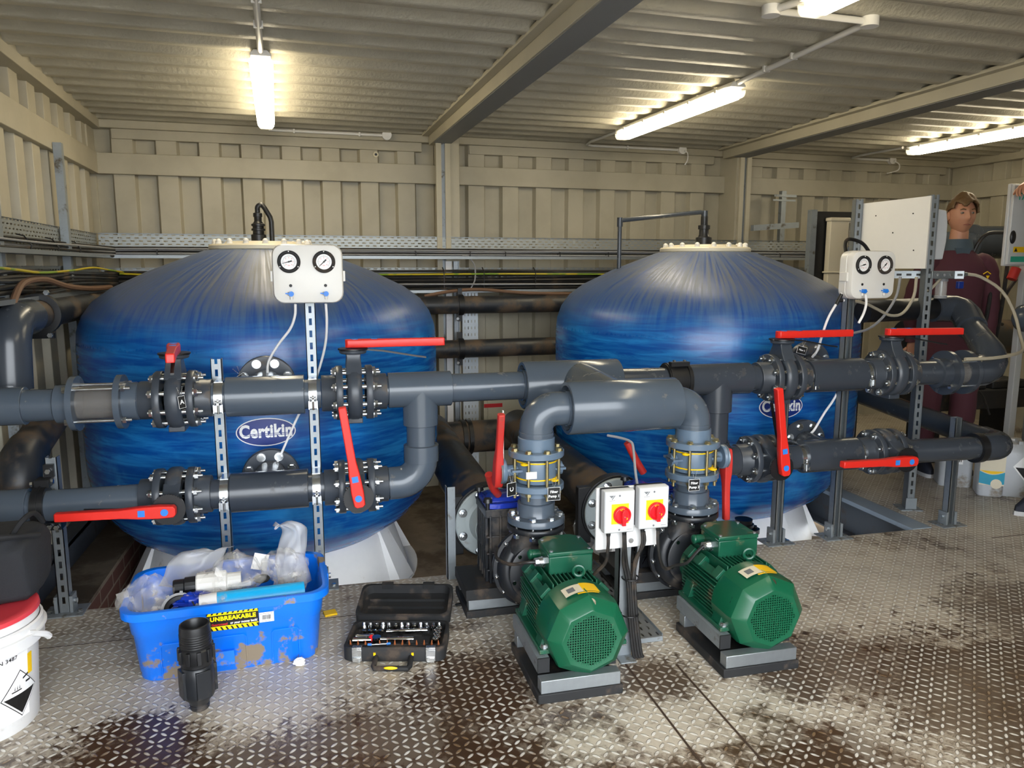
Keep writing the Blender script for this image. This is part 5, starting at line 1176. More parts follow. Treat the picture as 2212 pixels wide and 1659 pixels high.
for i in range(7):
    z = 1.447 + .0095*i; yy = 5.535 - .012*(i % 3)
    cable_run([(-1.07,yy,z)]+[(-.6+.72*k, yy+random.uniform(-.004,.004), z+random.uniform(-.004,.004)) for k in range(7)]+[(4.45,yy,z)], .0052, 'tubegrey' if i % 3 else 'cableblack', 'thin grey cable lying in the upper back tray', 'grey cables in the upper back tray')
    cable_run([(-1.085+.012*(i%3),2.25,z)]+[(-1.085+.012*(i%3)+random.uniform(-.003,.003), 2.6+.55*k, z+random.uniform(-.005,.005)) for k in range(5)]+[(-1.0,5.5,z)], .0055, 'tubegrey' if i % 2 else 'cableblack', 'thin cable lying in the upper left tray', 'cables in the upper left tray')
for i in range(10):
    z = 1.207 + .0155*i; yy = 5.525 - .018*(i % 2)
    cable_run([(-1.07,yy,z)]+[(-.6+.72*k, yy+random.uniform(-.006,.006), z+random.uniform(-.008,.008)) for k in range(7)]+[(4.45,yy,z)], .0095 if i % 3 else .008, 'cableblack', 'black cable in the lower back tray', 'black cables in the lower back tray')
    if i < 8: cable_run([(-1.075,2.25,z+.035)]+[(-1.075+random.uniform(-.006,.012), 2.6+.55*k, z+.035+random.uniform(-.012,.012)) for k in range(5)]+[(-1.0,5.5,z+.02)], .011, 'dusty' if i % 2 else 'cableblack', 'dusty black cable in the lower left tray', 'black cables in the lower left tray')
M['earth'] = N('green_yellow_sleeve'); _m = M['earth']; _m.col(_m.mix(_m.ramp(_m.noise(5, 2), .47, .53), srgb('#b3a222'), srgb('#76902a'))).rough(.45); M['earth'] = _m.m
cable_run([(-.98,5.49,1.335),(-.6,5.49,1.325),(.8,5.485,1.325),(1.6,5.485,1.328),(2.6,5.485,1.322),(3.6,5.485,1.318),(4.4,5.49,1.30)], .0065, 'earth', 'yellow and green earth cable on the lower back tray')
cable_run([(-.99,2.5,1.40),(-.99,3.4,1.372),(-.985,3.8,1.355),(-1.0,4.4,1.362),(-.98,4.75,1.375),(-.97,5.1,1.362),(-.95,5.45,1.345)], .0055, 'earth', 'yellow and green earth cable on the lower left tray')
cable_run([(-.98,5.49,1.262),(.9,5.482,1.256),(2.0,5.482,1.25),(4.4,5.49,1.243)], .006, 'tubegrey', 'single pale cable among the black cables of the lower back tray')
for i, x in enumerate((-.75,-.45,.95,1.35,1.62,2.05,2.45,4.0)):
    b = MB(); b.tube([(0,-.05,.0),(0,-.052,.04),(0,-.0,.062),(0,.003,-.002),(0,-.05,-.003)], .0035, 6); o = b.build('cable_tie', M['black'], None, loc=R3(x,5.545,1.445), rot=(0,0,ROOM)); tag(o, 'black tie around the grey cables of the upper back tray', 'cable tie', 'black ties on the upper back tray')
for i, x in enumerate((-.7,-.3,1.15,1.45,1.85,4.1)):
    b = MB(); b.tube([(0,-.052,.0),(0,-.054,.12),(0,-.0,.15)], .004, 6); o = b.build('cable_tie', M['black'], None, loc=R3(x,5.535,1.225), rot=(0,0,ROOM)); tag(o, 'black tie around the cables of the lower back tray', 'cable tie', 'black ties on the lower back tray')
for i, y in enumerate((3.0,3.45,3.95,4.4,4.85)):
    b = MB(); b.tube([(.002,0,.0),(.045,0,-.006),(.058,0,.03),(.03,0,.072),(.0,0,.08)], .0035, 6); o = b.build('cable_tie', M['black'], None, loc=R3(-1.11,y,1.445), rot=(0,0,ROOM)); tag(o, 'black tie around the cables of the upper left tray', 'cable tie', 'black ties on the upper left tray')
# pipes along the back wall on their upright
for z, r, l in ((1.106,.064,'upper thick black pipe along the back wall between the tanks'),(.785,.066,'lower thick black pipe along the back wall between the tanks')):
    t = rthing('service_pipe', l, 'pipe', -.9, 5.43, z); b = MB(); b.cyl((0,0,0),(5.2,0,0),r,n=30); b.build('pipe', M['dusty'], t)
    c = MB(); c.tubing((2.135,0,0),(2.175,0,0),r+.012,r,28); c.box(2.14,.0,-r-.055,2.17,.05,r+.055); q = c.build('clamp', M['black'], t)
    n = MB(); [n.nut((2.135,.0,zz),(0,-1,0),.011,.012) for zz in (-r-.035,)]; n.build('bolt', M['zinc'], q)
t = rthing('service_pipe', 'thickest dark pipe low on the back wall behind the left pump', 'pipe', .5, 5.35, .14); b = MB(); b.cyl((0,0,0),(3.2,0,0),.118,n=36); b.build('pipe', M['dusty'], t); c = MB(); c.tubing((.73,0,0),(.76,0,0),.13,.117,30); c.tubing((.775,0,0),(.805,0,0),.13,.117,30); c.build('clamp', M['black'], t)
t = rthing('pipe_upright', 'perforated galvanised upright behind the back pipes', 'support frame', 1.18, 5.56, -.4)
b = MB(); b.box(0,0,0,.045,.02,1.82); b.build('white_strip', M['plinth'], t); b = MB(); b.box(.06,0,0,.065,.03,1.82); b.box(.095,0,0,.1,.03,1.82); b.box(.06,.02,0,.1,.024,1.82); b.build('channel', M['galv'], t); b = MB(); b.box(.125,.01,0,.245,.0115,1.60); b.build('perforated_strip', M['perfvert'], t)
cable_run([(1.29,5.50,1.462),(1.33,5.49,1.455),(1.375,5.485,1.40),(1.385,5.485,1.33),(1.378,5.49,1.27),(1.345,5.5,1.21)], .0055, 'tubegrey', 'thin grey cable dropping from the upper tray between the tanks', None, 'drop_cable')
cable_run([(1.0,5.46,1.17),(1.2,5.45,1.205),(1.42,5.44,1.215),(1.75,5.43,1.188),(2.2,5.43,1.178),(2.8,5.43,1.176)], .012, 'hose', 'brown dusty hose lying on the upper back pipe between the tanks', None, 'hose')
line('hose','brown dusty hose arching over the elbow at the left wall','hose',[(-1.205,3.42,1.19),(-1.20,3.47,1.26),(-1.20,3.58,1.315),(-1.21,3.85,1.325),(-1.22,4.2,1.285),(-1.235,4.65,1.262),(-1.245,5.1,1.258)],.0145,'hose')
t = rthing('electric_cabinet', 'flat cream wall cabinet low between the tanks', 'cabinet', 1.50, 5.70, .04); b = MB(); b.box(0,0,0,.34,.09,.40); b.build('body', M['cover'], t, bevel=.004); b = MB(); b.box(.03,-.006,.03,.31,.0,.37); b.build('door', M['cover'], t, bevel=.003); b = MB(); b.box(.0,-.008,.245,.15,-.006,.275); b.build('label_strip', M['redprint'], t)
# galvanised posts on the walls
t = rthing('galvanised_post', 'plain galvanised post rising up the left wall to the rail', 'support post', -1.09, 4.71, -.3); b = MB(); b.box(-.02,-.022,0,.02,.022,2.33); b.build('post', M['galvdull'], t)
t = rthing('galvanised_post', 'galvanised post at the far left under the tray', 'support post', -1.09, 3.62, -.3); b = MB(); b.box(-.02,-.022,0,.02,.022,1.95); b.build('post', M['galvdull'], t)
# white conduits
def conduit(label, pts, boxes=(), clips=(), r=.0105):
    P0 = Vector(R3(*pts[0])); t = thing('conduit', label, 'conduit', P0)
    b = MB(); b.tube([Vector(R3(*p))-P0 for p in pts], r, 10); b.build('pipe', M['white'], t)
    for c, ax in boxes: k = MB(); q = Vector(R3(*c))-P0; k.cyl(q, q+Vector(ax)*.036, .034, n=24); k.build('junction_box', M['white'], t)
    for c, ax in clips: k = MB(); q = Vector(R3(*c))-P0; a = Vector(ax); k.obox(q, (.006+abs(a.x)*.012, .006+abs(a.y)*.012, .014)); k.build('clip', M['white'], t)
conduit('white conduit on the back header below the left batten lamp', [(-.02,5.735,2.318),(.76,5.735,2.318)], [((.795,5.745,2.318),(0,-1,0))], [((.15,5.735,2.316),(0,1,0)),((.6,5.735,2.316),(0,1,0))])
conduit('white conduit on the back header below the middle batten lamp', [(2.32,5.1,2.318),(2.31,5.55,2.318),(2.34,5.70,2.318),(2.40,5.735,2.318),(3.15,5.735,2.318)], [((3.185,5.745,2.318),(0,-1,0))], [((2.7,5.735,2.316),(0,1,0))])
conduit('white conduit on the back header below the right batten lamp', [(4.8,5.1,2.318),(4.79,5.55,2.318),(4.83,5.70,2.318),(4.95,5.735,2.318),(5.25,5.735,2.318)], [((5.28,5.745,2.318),(0,-1,0))])
conduit('white ceiling conduit running from the left batten lamp towards the doors', [(-.032,3.70,2.318),(-.032,1.2,2.318)], [], [((-.032,3.32,2.32),(1,0,0)),((-.032,3.02,2.32),(1,0,0)),((-.032,2.5,2.32),(1,0,0))], .013)
conduit('white ceiling conduit joining the middle lamp to the round junction boxes', [(2.315,3.62,2.318),(2.30,3.45,2.318),(2.235,2.59,2.318),(1.79,2.59,2.318)], [((2.235,2.59,2.335),(0,0,-1)),((1.79,2.59,2.335),(0,0,-1))], [((2.272,3.1,2.32),(1,0,0)),((2.29,3.33,2.32),(1,0,0))], .013)
conduit('short white ceiling conduit from the left junction box out of the top of the picture', [(1.80,2.57,2.318),(1.90,2.2,2.318),(1.92,1.4,2.318)], [], [], .013)
cable_run([(3.19,5.70,2.31),(3.215,5.69,2.29),(3.222,5.70,2.24),(3.21,5.72,2.20)], .0055, 'white', 'short white cable hanging from the conduit box beside the right column', None, 'loose_cable')
cable_run([(5.28,5.70,2.31),(5.33,5.69,2.28),(5.32,5.69,2.23),(5.22,5.71,2.20)], .0055, 'white', 'short white cable curling down on the far right header', None, 'loose_cable')
t = rthing('socket_outlet', 'small round black socket on the back wall above the rail', 'socket outlet', .72, 5.795, 2.19); b = MB(); b.cyl((0,0,0),(0,-.008,0),.02,n=20); b.build('plate', M['cover'], t); b = MB(); b.cyl((0,-.008,0),(0,-.012,0),.009,n=16); b.build('hole', M['black'], t)

# ---------------------------------------------------------------- instrument frame on the right
t = thing('instrument_board', 'large white board fixed between two slotted struts at the right', 'board', (3.2, 3.54, 1.37))
D = Vector((-.105, .36, 0)); U = Vector((0,0,1)); Nn = Vector((.96,.28,0)).normalized()*.012
b = MB(); b.prism([(0,0),(1.08,0),(1.08,.375),(0,.388)], (0,0,0), D, U, Nn); b.build('board', M['white'], t)
for px, pz in ((.2,.10),(.25,.30),(.55,.2),(.62,.09),(.85,.3)): n = MB(); c = D*px+U*pz-Nn*.05; n.cyl(c, c-Nn*.1, .004, n=8); n.build('screw', M['rubber'], t)
def strut(name, label, x, y, h, rot, z0=0): 
    t = thing(name, label, 'support post', (x, y, z0), rot); b = MB(); slotted(b, .042, .06, h); b.build('channel', M['galv'], t)
    if z0 == 0: f = MB(); f.box(-.06,-.03,0,.06,.09,.006); f.box(-.03,-.01,.006,.03,-.004,.07); f.build('foot_plate', M['galvdull'], t)
strut('slotted_post', 'tallest slotted steel post, right edge of the white board', 3.235, 3.545, 1.765, RAD(-18))
strut('slotted_post', 'slotted steel strut along the left edge of the white board', 3.062, 3.93, 1.35, RAD(-18), .42)
t = thing('cross_strut', 'horizontal slotted strut below the white board reaching right', 'strut', (3.10, 3.80, 1.315)); b = MB()
dv = Vector((.32,-.30,0)); L = dv.length; dv.normalize()
for k in range(8): pass
b.rings([[dv*q+Vector((0,0,z))+Vector((-dv.y,dv.x,0))*w for z, w in ((0,0),(.042,0),(.042,.03),(0,.03))] for q in (-.02,L)]); b.build('channel', M['galv'], t)
b = MB()
for k in range(9): c = dv*(.02+k*.05)+Vector((0,0,.021)); b.rings([[c+dv*s+Vector((0,0,z))+Vector((-dv.y,dv.x,0))*w for z, w in ((-.006,-.0006),(.006,-.0006),(.006,.002),(-.006,.002))] for s in (-.013,.013)])
b.build('slot', M['blackprint'], t)['kind'] = 'stuff'
t = thing('arm_strut', 'short horizontal strut from the tallest post towards the person', 'strut', (3.24,3.53,1.315)); b = MB(); b.box(0,0,0,.155,.04,.042); b.build('channel', M['galv'], t, bevel=.002); b = MB(); b.box(.155,.0,-.002,.16,.042,.044); b.build('end_cap', M['black'], t)
for x in (.03,.075,.12): n = MB(); n.nut((x,0,.021),(0,-1,0),.009,.006); n.build('bolt', M['zinc'], t)
t = thing('sample_tap', 'small chrome sample tap on the end of the short strut', 'tap', (3.40,3.54,1.335)); b = MB(); b.cyl((0,0,0),(.03,0,0),.016,n=14); b.cyl((.03,0,0),(.075,0,.005),.011,n=12); b.nut((.045,0,.002),(1,0,.1),.015,.012); b.build('body', M['galv'], t); b = MB(); b.box(.02,-.01,-.075,.055,.012,-.035); b.build('blue_block', M['navy'], t, bevel=.003)
t = thing('flow_cell', 'short clear flow cell standing on the rear elbow pipe', 'flow cell', (3.37,3.60,1.205)); b = MB(); b.cyl((0,0,0),(0,0,.115),.030,n=20); b.build('tube', M['clear'], t); b = MB(); b.cyl((0,0,.095),(0,0,.12),.033,n=20); b.cyl((0,0,0),(0,0,.015),.033,n=20); b.cyl((0,0,0),(0,0,.11),.008,n=10); b.build('end_ring', M['tubegrey'], t)
line('sample_hose','pale hose arching from the sample tap down to the right sight glass','hose',[(3.475,3.54,1.34),(3.53,3.50,1.325),(3.60,3.42,1.25),(3.635,3.36,1.13),(3.62,3.30,1.02),(3.54,3.20,.955),(3.40,3.12,.94),(3.22,3.07,.932),(3.06,3.08,.93)],.0085,'tubebeige')
for i, (l, pts, r, m) in enumerate((
    ('beige tube looping under the white board','', .008,'tubebeige'),('grey tube sweeping down left under the white board','', .007,'tubegrey'),('short pale tube beside the tallest post','', .007,'tubebeige'))):
    P_ = [[(3.113,3.5,1.326),(3.105,3.5,1.223),(3.048,3.5,1.136),(2.97,3.5,1.12),(2.88,3.5,1.155),(2.8,3.5,1.188),(2.737,3.559,1.204)],[(3.01,3.5,1.327),(2.993,3.5,1.223),(2.926,3.5,1.12),(2.845,3.5,1.057),(2.761,3.5,1.034),(2.644,3.539,1.011)],[(3.24,3.58,1.32),(3.235,3.58,1.28),(3.26,3.57,1.25),(3.30,3.56,1.29),(3.32,3.55,1.32)]][i]
    line('sample_tube', l, 'tube', P_, r, m)
line('power_cable','black cable arching behind the right gauge panel','cable',[(2.56,3.35,1.42),(2.58,3.40,1.49),(2.64,3.45,1.52),(2.72,3.45,1.50),(2.77,3.44,1.44)],.009,'cableblack')
t = thing('controller_case', 'pale curved controller case behind the tallest post', 'controller', (3.30,3.62,1.42)); b = MB(); b.prism([(0,0),(.085,.0),(.10,.10),(.10,.2),(.085,.27),(0,.28)], (0,0,0), (1,0,0), (0,0,1), (-.03,.12,0)); b.build('case', M['switchgrey'], t, bevel=.006)
# dosing cabinet unit behind
t = thing('dosing_unit', 'cream cabinet with clear side in a black frame behind the right tank', 'cabinet', (3.43,4.80,1.0)); b = MB(); b.box(.085,0,0,.235,.05,.335); b.box(.085,0,.345,.235,.05,.72); b.box(.075,-.01,.70,.24,.05,.725); b.box(.07,-.008,.335,.235,.05,.348); b.build('cabinet', M['offwhite'], t, bevel=.005); b = MB(); b.box(.0,.06,-.9,.46,.08,.77); b.build('back_frame', M['black'], t); b = MB(); b.box(-.045,.04,-1.0,.0,.09,.78); b.build('frame_post', M['galvdull'], t)
b = MB(); b.box(.237,-.04,.1,.42,.055,.71); b.build('clear_side', M['clear'], t, bevel=.004); b = MB(); b.box(.27,.0,.3,.41,.05,.52); b.build('blue_module', M['sticker'], t); b = MB(); b.box(.25,.01,.55,.41,.05,.69); b.build('black_module', M['black'], t)
t = rthing('strut', 'upright strut with two short arms against the back wall at the right', 'strut', 4.10,5.62,1.35); b = MB(); b.box(-.022,0,0,.022,.04,.66); b.box(-.10,-.005,.61,.12,.0,.63); b.box(-.11,-.005,.575,.11,.0,.59); b.build('strut', M['galvdull'], t)
t = rthing('strut', 'horizontal strut running from the right column to the cream cabinet', 'strut', 3.6,5.30,1.66); b = MB(); b.rings([[(x,0,z),(x,.04,z),(x,.04,z+.045),(x,0,z+.045)] for x, z in ((0,0),(.42,.03))]); b.build('strut', M['galvdull'], t)
# far right: cabinet, fan pipe, cables
t = thing('control_cabinet', 'grey control cabinet with teal lettering cut off by the right edge', 'cabinet', (4.215,4.0,1.385)); b = MB(); b.box(.0,.012,0,.45,.035,.51); b.box(.2,.035,-1.385,.25,.08,.5); b.build('body', M['switchgrey'], t, bevel=.004); b = MB(); b.box(.008,-.008,.008,.442,.012,.502); d_ = b.build('door', M['switchgrey'], t, bevel=.004)
b = MB(); letters(b, 'TA', (.075,-.0088,.43), (1,0,0), (0,0,1), .058, .002); b.box(.03,-.0088,.025,.44,-.0082,.06); b.build('teal_print', plain('teal_print','#2aa890',.45), d_, smooth=0); b = MB(); b.sphere((.028,-.012,.18),(.022,.012,.042),16,8); b.build('door_handle', M['black'], d_); b = MB(); b.box(.045,-.0088,.085,.15,-.0082,.12); b.build('warning_label', M['yellow'], d_); b = MB(); b.add([(.05,-.0092,.09),(.078,-.0092,.09),(.064,-.0092,.115)],[(0,1,2)]); letters(b,'!',(.064,-.0095,.099),(1,0,0),(0,0,1),.001); b.build('warning_mark', M['blackprint'], d_, smooth=0)
t = thing('fan_pipe', 'big dark flanged pipe high at the right behind the person', 'pipe', (4.95,5.2,1.575)); b = MB(); b.lathe([(.0,-.2),(.085,-.2),(.085,.05),(.11,.052),(.13,.06),(.142,.06),(.142,.085),(.13,.09),(.13,.9),(0,.9)], (.1,0,0), (.97,-.22,0), 36); b.build('pipe', M['pvcdark'], t)
for i, P_ in enumerate(([(4.23,4.1,1.385),(4.22,4.1,1.1),(4.22,4.15,.85)],[(4.30,4.1,1.6),(4.16,4.12,1.58),(4.10,4.15,1.42),(4.14,4.15,1.2),(4.25,4.15,1.05),(4.40,4.15,1.0)],[(4.34,4.1,1.385),(4.33,4.1,1.15),(4.36,4.15,.9)],[(4.42,4.1,1.30),(4.36,4.1,1.22),(4.33,4.12,1.12),(4.34,4.15,1.0)])):
    line('power_cable', ['black cable hanging straight below the control cabinet','black cable bowed out left of the control cabinet','black cable hanging at the right picture edge below the cabinet','black cable curling away below the control cabinet'][i], 'cable', P_, .012, 'cableblack')
t = thing('red_connector', 'red connector hanging below the control cabinet', 'connector', (4.33,4.05,1.30)); b = MB(); b.cyl((0,0,0),(.03,0,.07),.03,n=16); b.build('shell', M['darkred'], t)
t = thing('round_vessel', 'smooth grey rounded vessel end at the right picture edge', 'vessel', (4.42,3.89,1.06)); b = MB(); b.lathe([(0,-.19),(.05,-.18),(.085,-.14),(.095,-.08),(.095,.3),(0,.3)], (0,0,0), (1,0,0), 28); b.build('body', M['pvc'], t); b = MB(); b.box(.0,-.05,-1.06,.05,.05,-.08); b.build('stand', M['galvdull'], t)
t = thing('drain_pipe', 'thick dark pipe running right behind the right sight glass', 'pipe', (4.25,4.6,.83)); b = MB(); b.cyl((-.2,0,.05),(1.4,.3,.0),.13,n=30); b.build('pipe', M['dusty'], t)
t = thing('equipment_stand', 'dark equipment block standing behind the white jerrycans', 'equipment', (4.35,4.35,0)); b = MB(); b.box(-.25,0,.38,.55,.35,.52); b.box(-.1,.02,.52,.2,.3,.62); b.box(.25,.02,.52,.55,.3,.58); b.build('block', M['rubber'], t, bevel=.01); 
for x in (-.2,.45): b = MB(); b.box(x,.05,0,x+.06,.30,.38); b.build('leg', M['rubber'], t)
line('power_cable','thin black cable arching over the dark equipment block','cable',[(4.10,4.2,.40),(4.13,4.2,.52),(4.22,4.2,.58),(4.34,4.2,.52),(4.40,4.18,.38)],.006,'cableblack')
for i, dx in enumerate((0,.02,.04,.06)):
    line('cable_loop','beige cable bundled down behind the lower right pipe','cable',[(3.0+dx,4.3,.75),(3.0+dx,4.28,.6),(3.03+dx,4.26,.5),(3.10+dx*1.3,4.25,.42),(3.2+dx*1.3,4.25,.40)],.008,'tubebeige',group='beige cables behind the lower right pipe')
# jerrycans
def can(x, y, w, d, h, yaw, label, m):
    t = thing('jerrycan', label, 'jerrycan', (x, y, 0), yaw, 'white jerrycans on the right deck')
    b = MB(); b.rings([[(px*k, py*k, z) for px, py in rrect(w, d, .035)] for z, k in ((0,.93),(.012,1),(h*.82,1),(h*.9,.94),(h,.62))]); b.box(-.012,-d*.30,h*.9,.012,d*.22,h*1.06); b.build('body', m, t, bevel=.006)
    b = MB(); b.cyl((0,d*.33,h*.9),(0,d*.33,h*1.04),.028,n=18); b.build('cap', M['plinth'], t); return t
M['can'] = plain('cloudy_polythene', '#b9bdc2', .4, var=.04, dirt='#8a7f70', dirt_amt=.4, dirt_scale=7)
c1 = can(3.89,3.93,.19,.17,.29,RAD(-30),'white jerrycan with a small label, leftmost behind the lower pipe elbow',M['can'])
b = MB(); b.box(-.03,-.0862,.15,.03,-.0855,.25); b.build('label', M['whiteprint'], c1); b = MB()
for k in range(5): b.box(-.02+k*.009,-.0868,.165,-.015+k*.009,-.0862,.185)
b.build('barcode', M['blackprint'], c1)
c2 = can(3.93,3.70,.14,.17,.30,RAD(-35),'white jerrycan with a teal and orange label, middle of three',M['can'])
b = MB(); b.use(0).box(-.066,-.0862,.075,.066,-.0855,.27); b.use(1).add([(-.066+.132*i/8,-.0866,z) for zz in (0,1) for i in range(9) for z in [(.075+.01*abs(i-4)/4 if zz == 0 else .16-.02*sin(pi*i/8))]],[(i,i+1,10+i,9+i) for i in range(8)]); b.use(2).add([(-.066+.132*i/8,-.087,(.165-.02*sin(pi*i/8))+(.018*sin(pi*i/8) if zz else 0)) for zz in (0,1) for i in range(9)],[(i,i+1,10+i,9+i) for i in range(8)]); b.use(0).add([(.025+.03*cos(2*pi*i/18),-.0872,.085+.03*sin(2*pi*i/18)) for i in range(18)],[tuple(range(18))]); b.build('label', [M['offwhite'], plain('teal_label','#2396b4',.45), M['yellow']], c2, smooth=0)
c3 = can(4.09,3.66,.22,.20,.32,RAD(-35),'largest white jerrycan with a black hazard diamond at the right edge',M['can'])
b = MB(); b.use(0).add([(.03,-.1012,.10),(.10,-.1012,.19),(.03,-.1012,.28),(-.04,-.1012,.19)],[(0,1,2,3)]); b.use(1).add([(.03,-.1016,.112),(.088,-.1016,.187),(-.028,-.1016,.187)],[(0,1,2)]); b.build('hazard_label', [M['whiteprint'], M['blackprint']], c3, smooth=0)
# ---------------------------------------------------------------- people
M['skin'] = plain('skin', '#b98468', .5, var=.06, scale=14)
M['hair'] = plain('brown_hair', '#6a5134', .55, var=.35, scale=60, bump=.6)
M['jacket'] = plain('maroon_fleece', '#4e2630', .85, var=.14, scale=60, bump=.3)
M['collar'] = plain('grey_collar', '#42505a', .7, var=.1, scale=40)
M['trousers'] = plain('dark_trousers', '#23252c', .8, var=.1, scale=40)
M['eye'] = plain('eye_white', '#8d857b', .4); M['iris'] = plain('iris', '#3c3a30', .3); M['lip'] = plain('lips', '#94584c', .5)
M['shoe'] = plain('navy_shoe', '#1c2130', .7, var=.1); M['sole'] = plain('white_sole', '#c4c4c6', .6)
def skin_mesh(nodes, edges, root=0, levels=2):
    me = bpy.data.meshes.new('skeleton'); me.from_pydata([n[0] for n in nodes], edges, []); o = bpy.data.objects.new('skeleton', me); COL.objects.link(o)
    o.modifiers.new('skin', 'SKIN'); sv = me.skin_vertices[0].data
    for i, n in enumerate(nodes): r = n[1] if isinstance(n[1], tuple) else (n[1], n[1]); sv[i].radius = r; sv[i].use_root = (i == root)
    s = o.modifiers.new('sub', 'SUBSURF'); s.levels = levels; s.render_levels = levels
    dg = bpy.context.evaluated_depsgraph_get(); dg.update(); m2 = bpy.data.meshes.new_from_object(o.evaluated_get(dg))
    V = [tuple(v.co) for v in m2.vertices]; F = [tuple(p.vertices) for p in m2.polygons]
    bpy.data.objects.remove(o); bpy.data.meshes.remove(me); bpy.data.meshes.remove(m2); return V, F
def G(x, y, z, cx, cy, cz, sx, sy, sz): return math.exp(-(((x-cx)/sx)**2 + ((y-cy)/sy)**2 + ((z-cz)/sz)**2))
def head_verts(c, yaw):
    """head facing -Y before the turn"""
    b = MB(); b.sphere((0,0,0), 1, 56, 44); V = []
    for p in b.v:
        x, y, z = p; X, Y, Z = x*.076, y*.094, z*.118
        if Z < 0: k = 1 - .24*(-z)**1.8*(1 if y < .2 else .8); X *= k; Y *= 1-.18*(-z)**2
        if y < 0: Y *= .95
        f = max(0, -y)
        Y -= .024*G(X,0,Z,0,0,-.018,.011,1,.016)*f + .013*G(X,0,Z,0,0,.008,.008,1,.022)*f     # nose
        Y -= .006*G(X,0,Z,0,0,.035,.045,1,.010)*f                                                # brow
        for s in (-1,1): Y += .011*G(X,0,Z,s*.031,0,.015,.014,1,.010)*f; Y -= .005*G(X,0,Z,s*.042,0,-.02,.016,1,.016)*f
        Y -= .007*G(X,0,Z,0,0,-.058,.024,1,.008)*f - .004*G(X,0,Z,0,0,-.0585,.02,1,.0025)*f; Y -= .008*G(X,0,Z,0,0,-.094,.018,1,.014)*f
        V.append(Vector((X,Y,Z)))
    m = Matrix.Translation(Vector(c)) @ Matrix.Rotation(yaw, 4, 'Z')
    return m, V, b.f
def hand(mb, wrist, d, up, side, curl=.5, s=1.0):
    """palm, four bent fingers of their own length, thumb from the side"""
    d = Vector(d).normalized(); up = Vector(up); up = (up-d*up.dot(d)).normalized(); x = d.cross(up)*side; w = Vector(wrist)
    mb.rings([[w+d*q*s+x*(a*wd*s)+up*(b_*th*s) for a, b_ in ((1,.6),(.6,1),(-.6,1),(-1,.6),(-1,-.6),(-.6,-1),(.6,-1),(1,-.6))] for q, wd, th in ((-.01,.026,.019),(.03,.036,.016),(.07,.042,.014),(.095,.040,.011))])
    for i, (o, L) in enumerate(((-.030,.072),(-.010,.080),(.011,.075),(.031,.060))):
        p = w+d*.09*s+x*o*s; pts = [p]; a = 0; dd = d
        for k, f in enumerate((.45,.32,.23)):
            a += curl*(.6+.35*k); dd = d*cos(a)-up*sin(a); p = p+dd*(L*f*s); pts.append(p)
        mb.tube(pts, [.0088*s,.0082*s,.0074*s,.0055*s], 10)
    p = w+d*.025*s-x*.034*s; mb.tube([p, p+(d*.6-x*.8)*.030*s-up*.006*s, p+(d*.95-x*.85)*.05*s-up*.016*s, p+(d*1.3-x*.6)*.062*s-up*.026*s],[.0125*s,.0105*s,.009*s,.006*s],10)
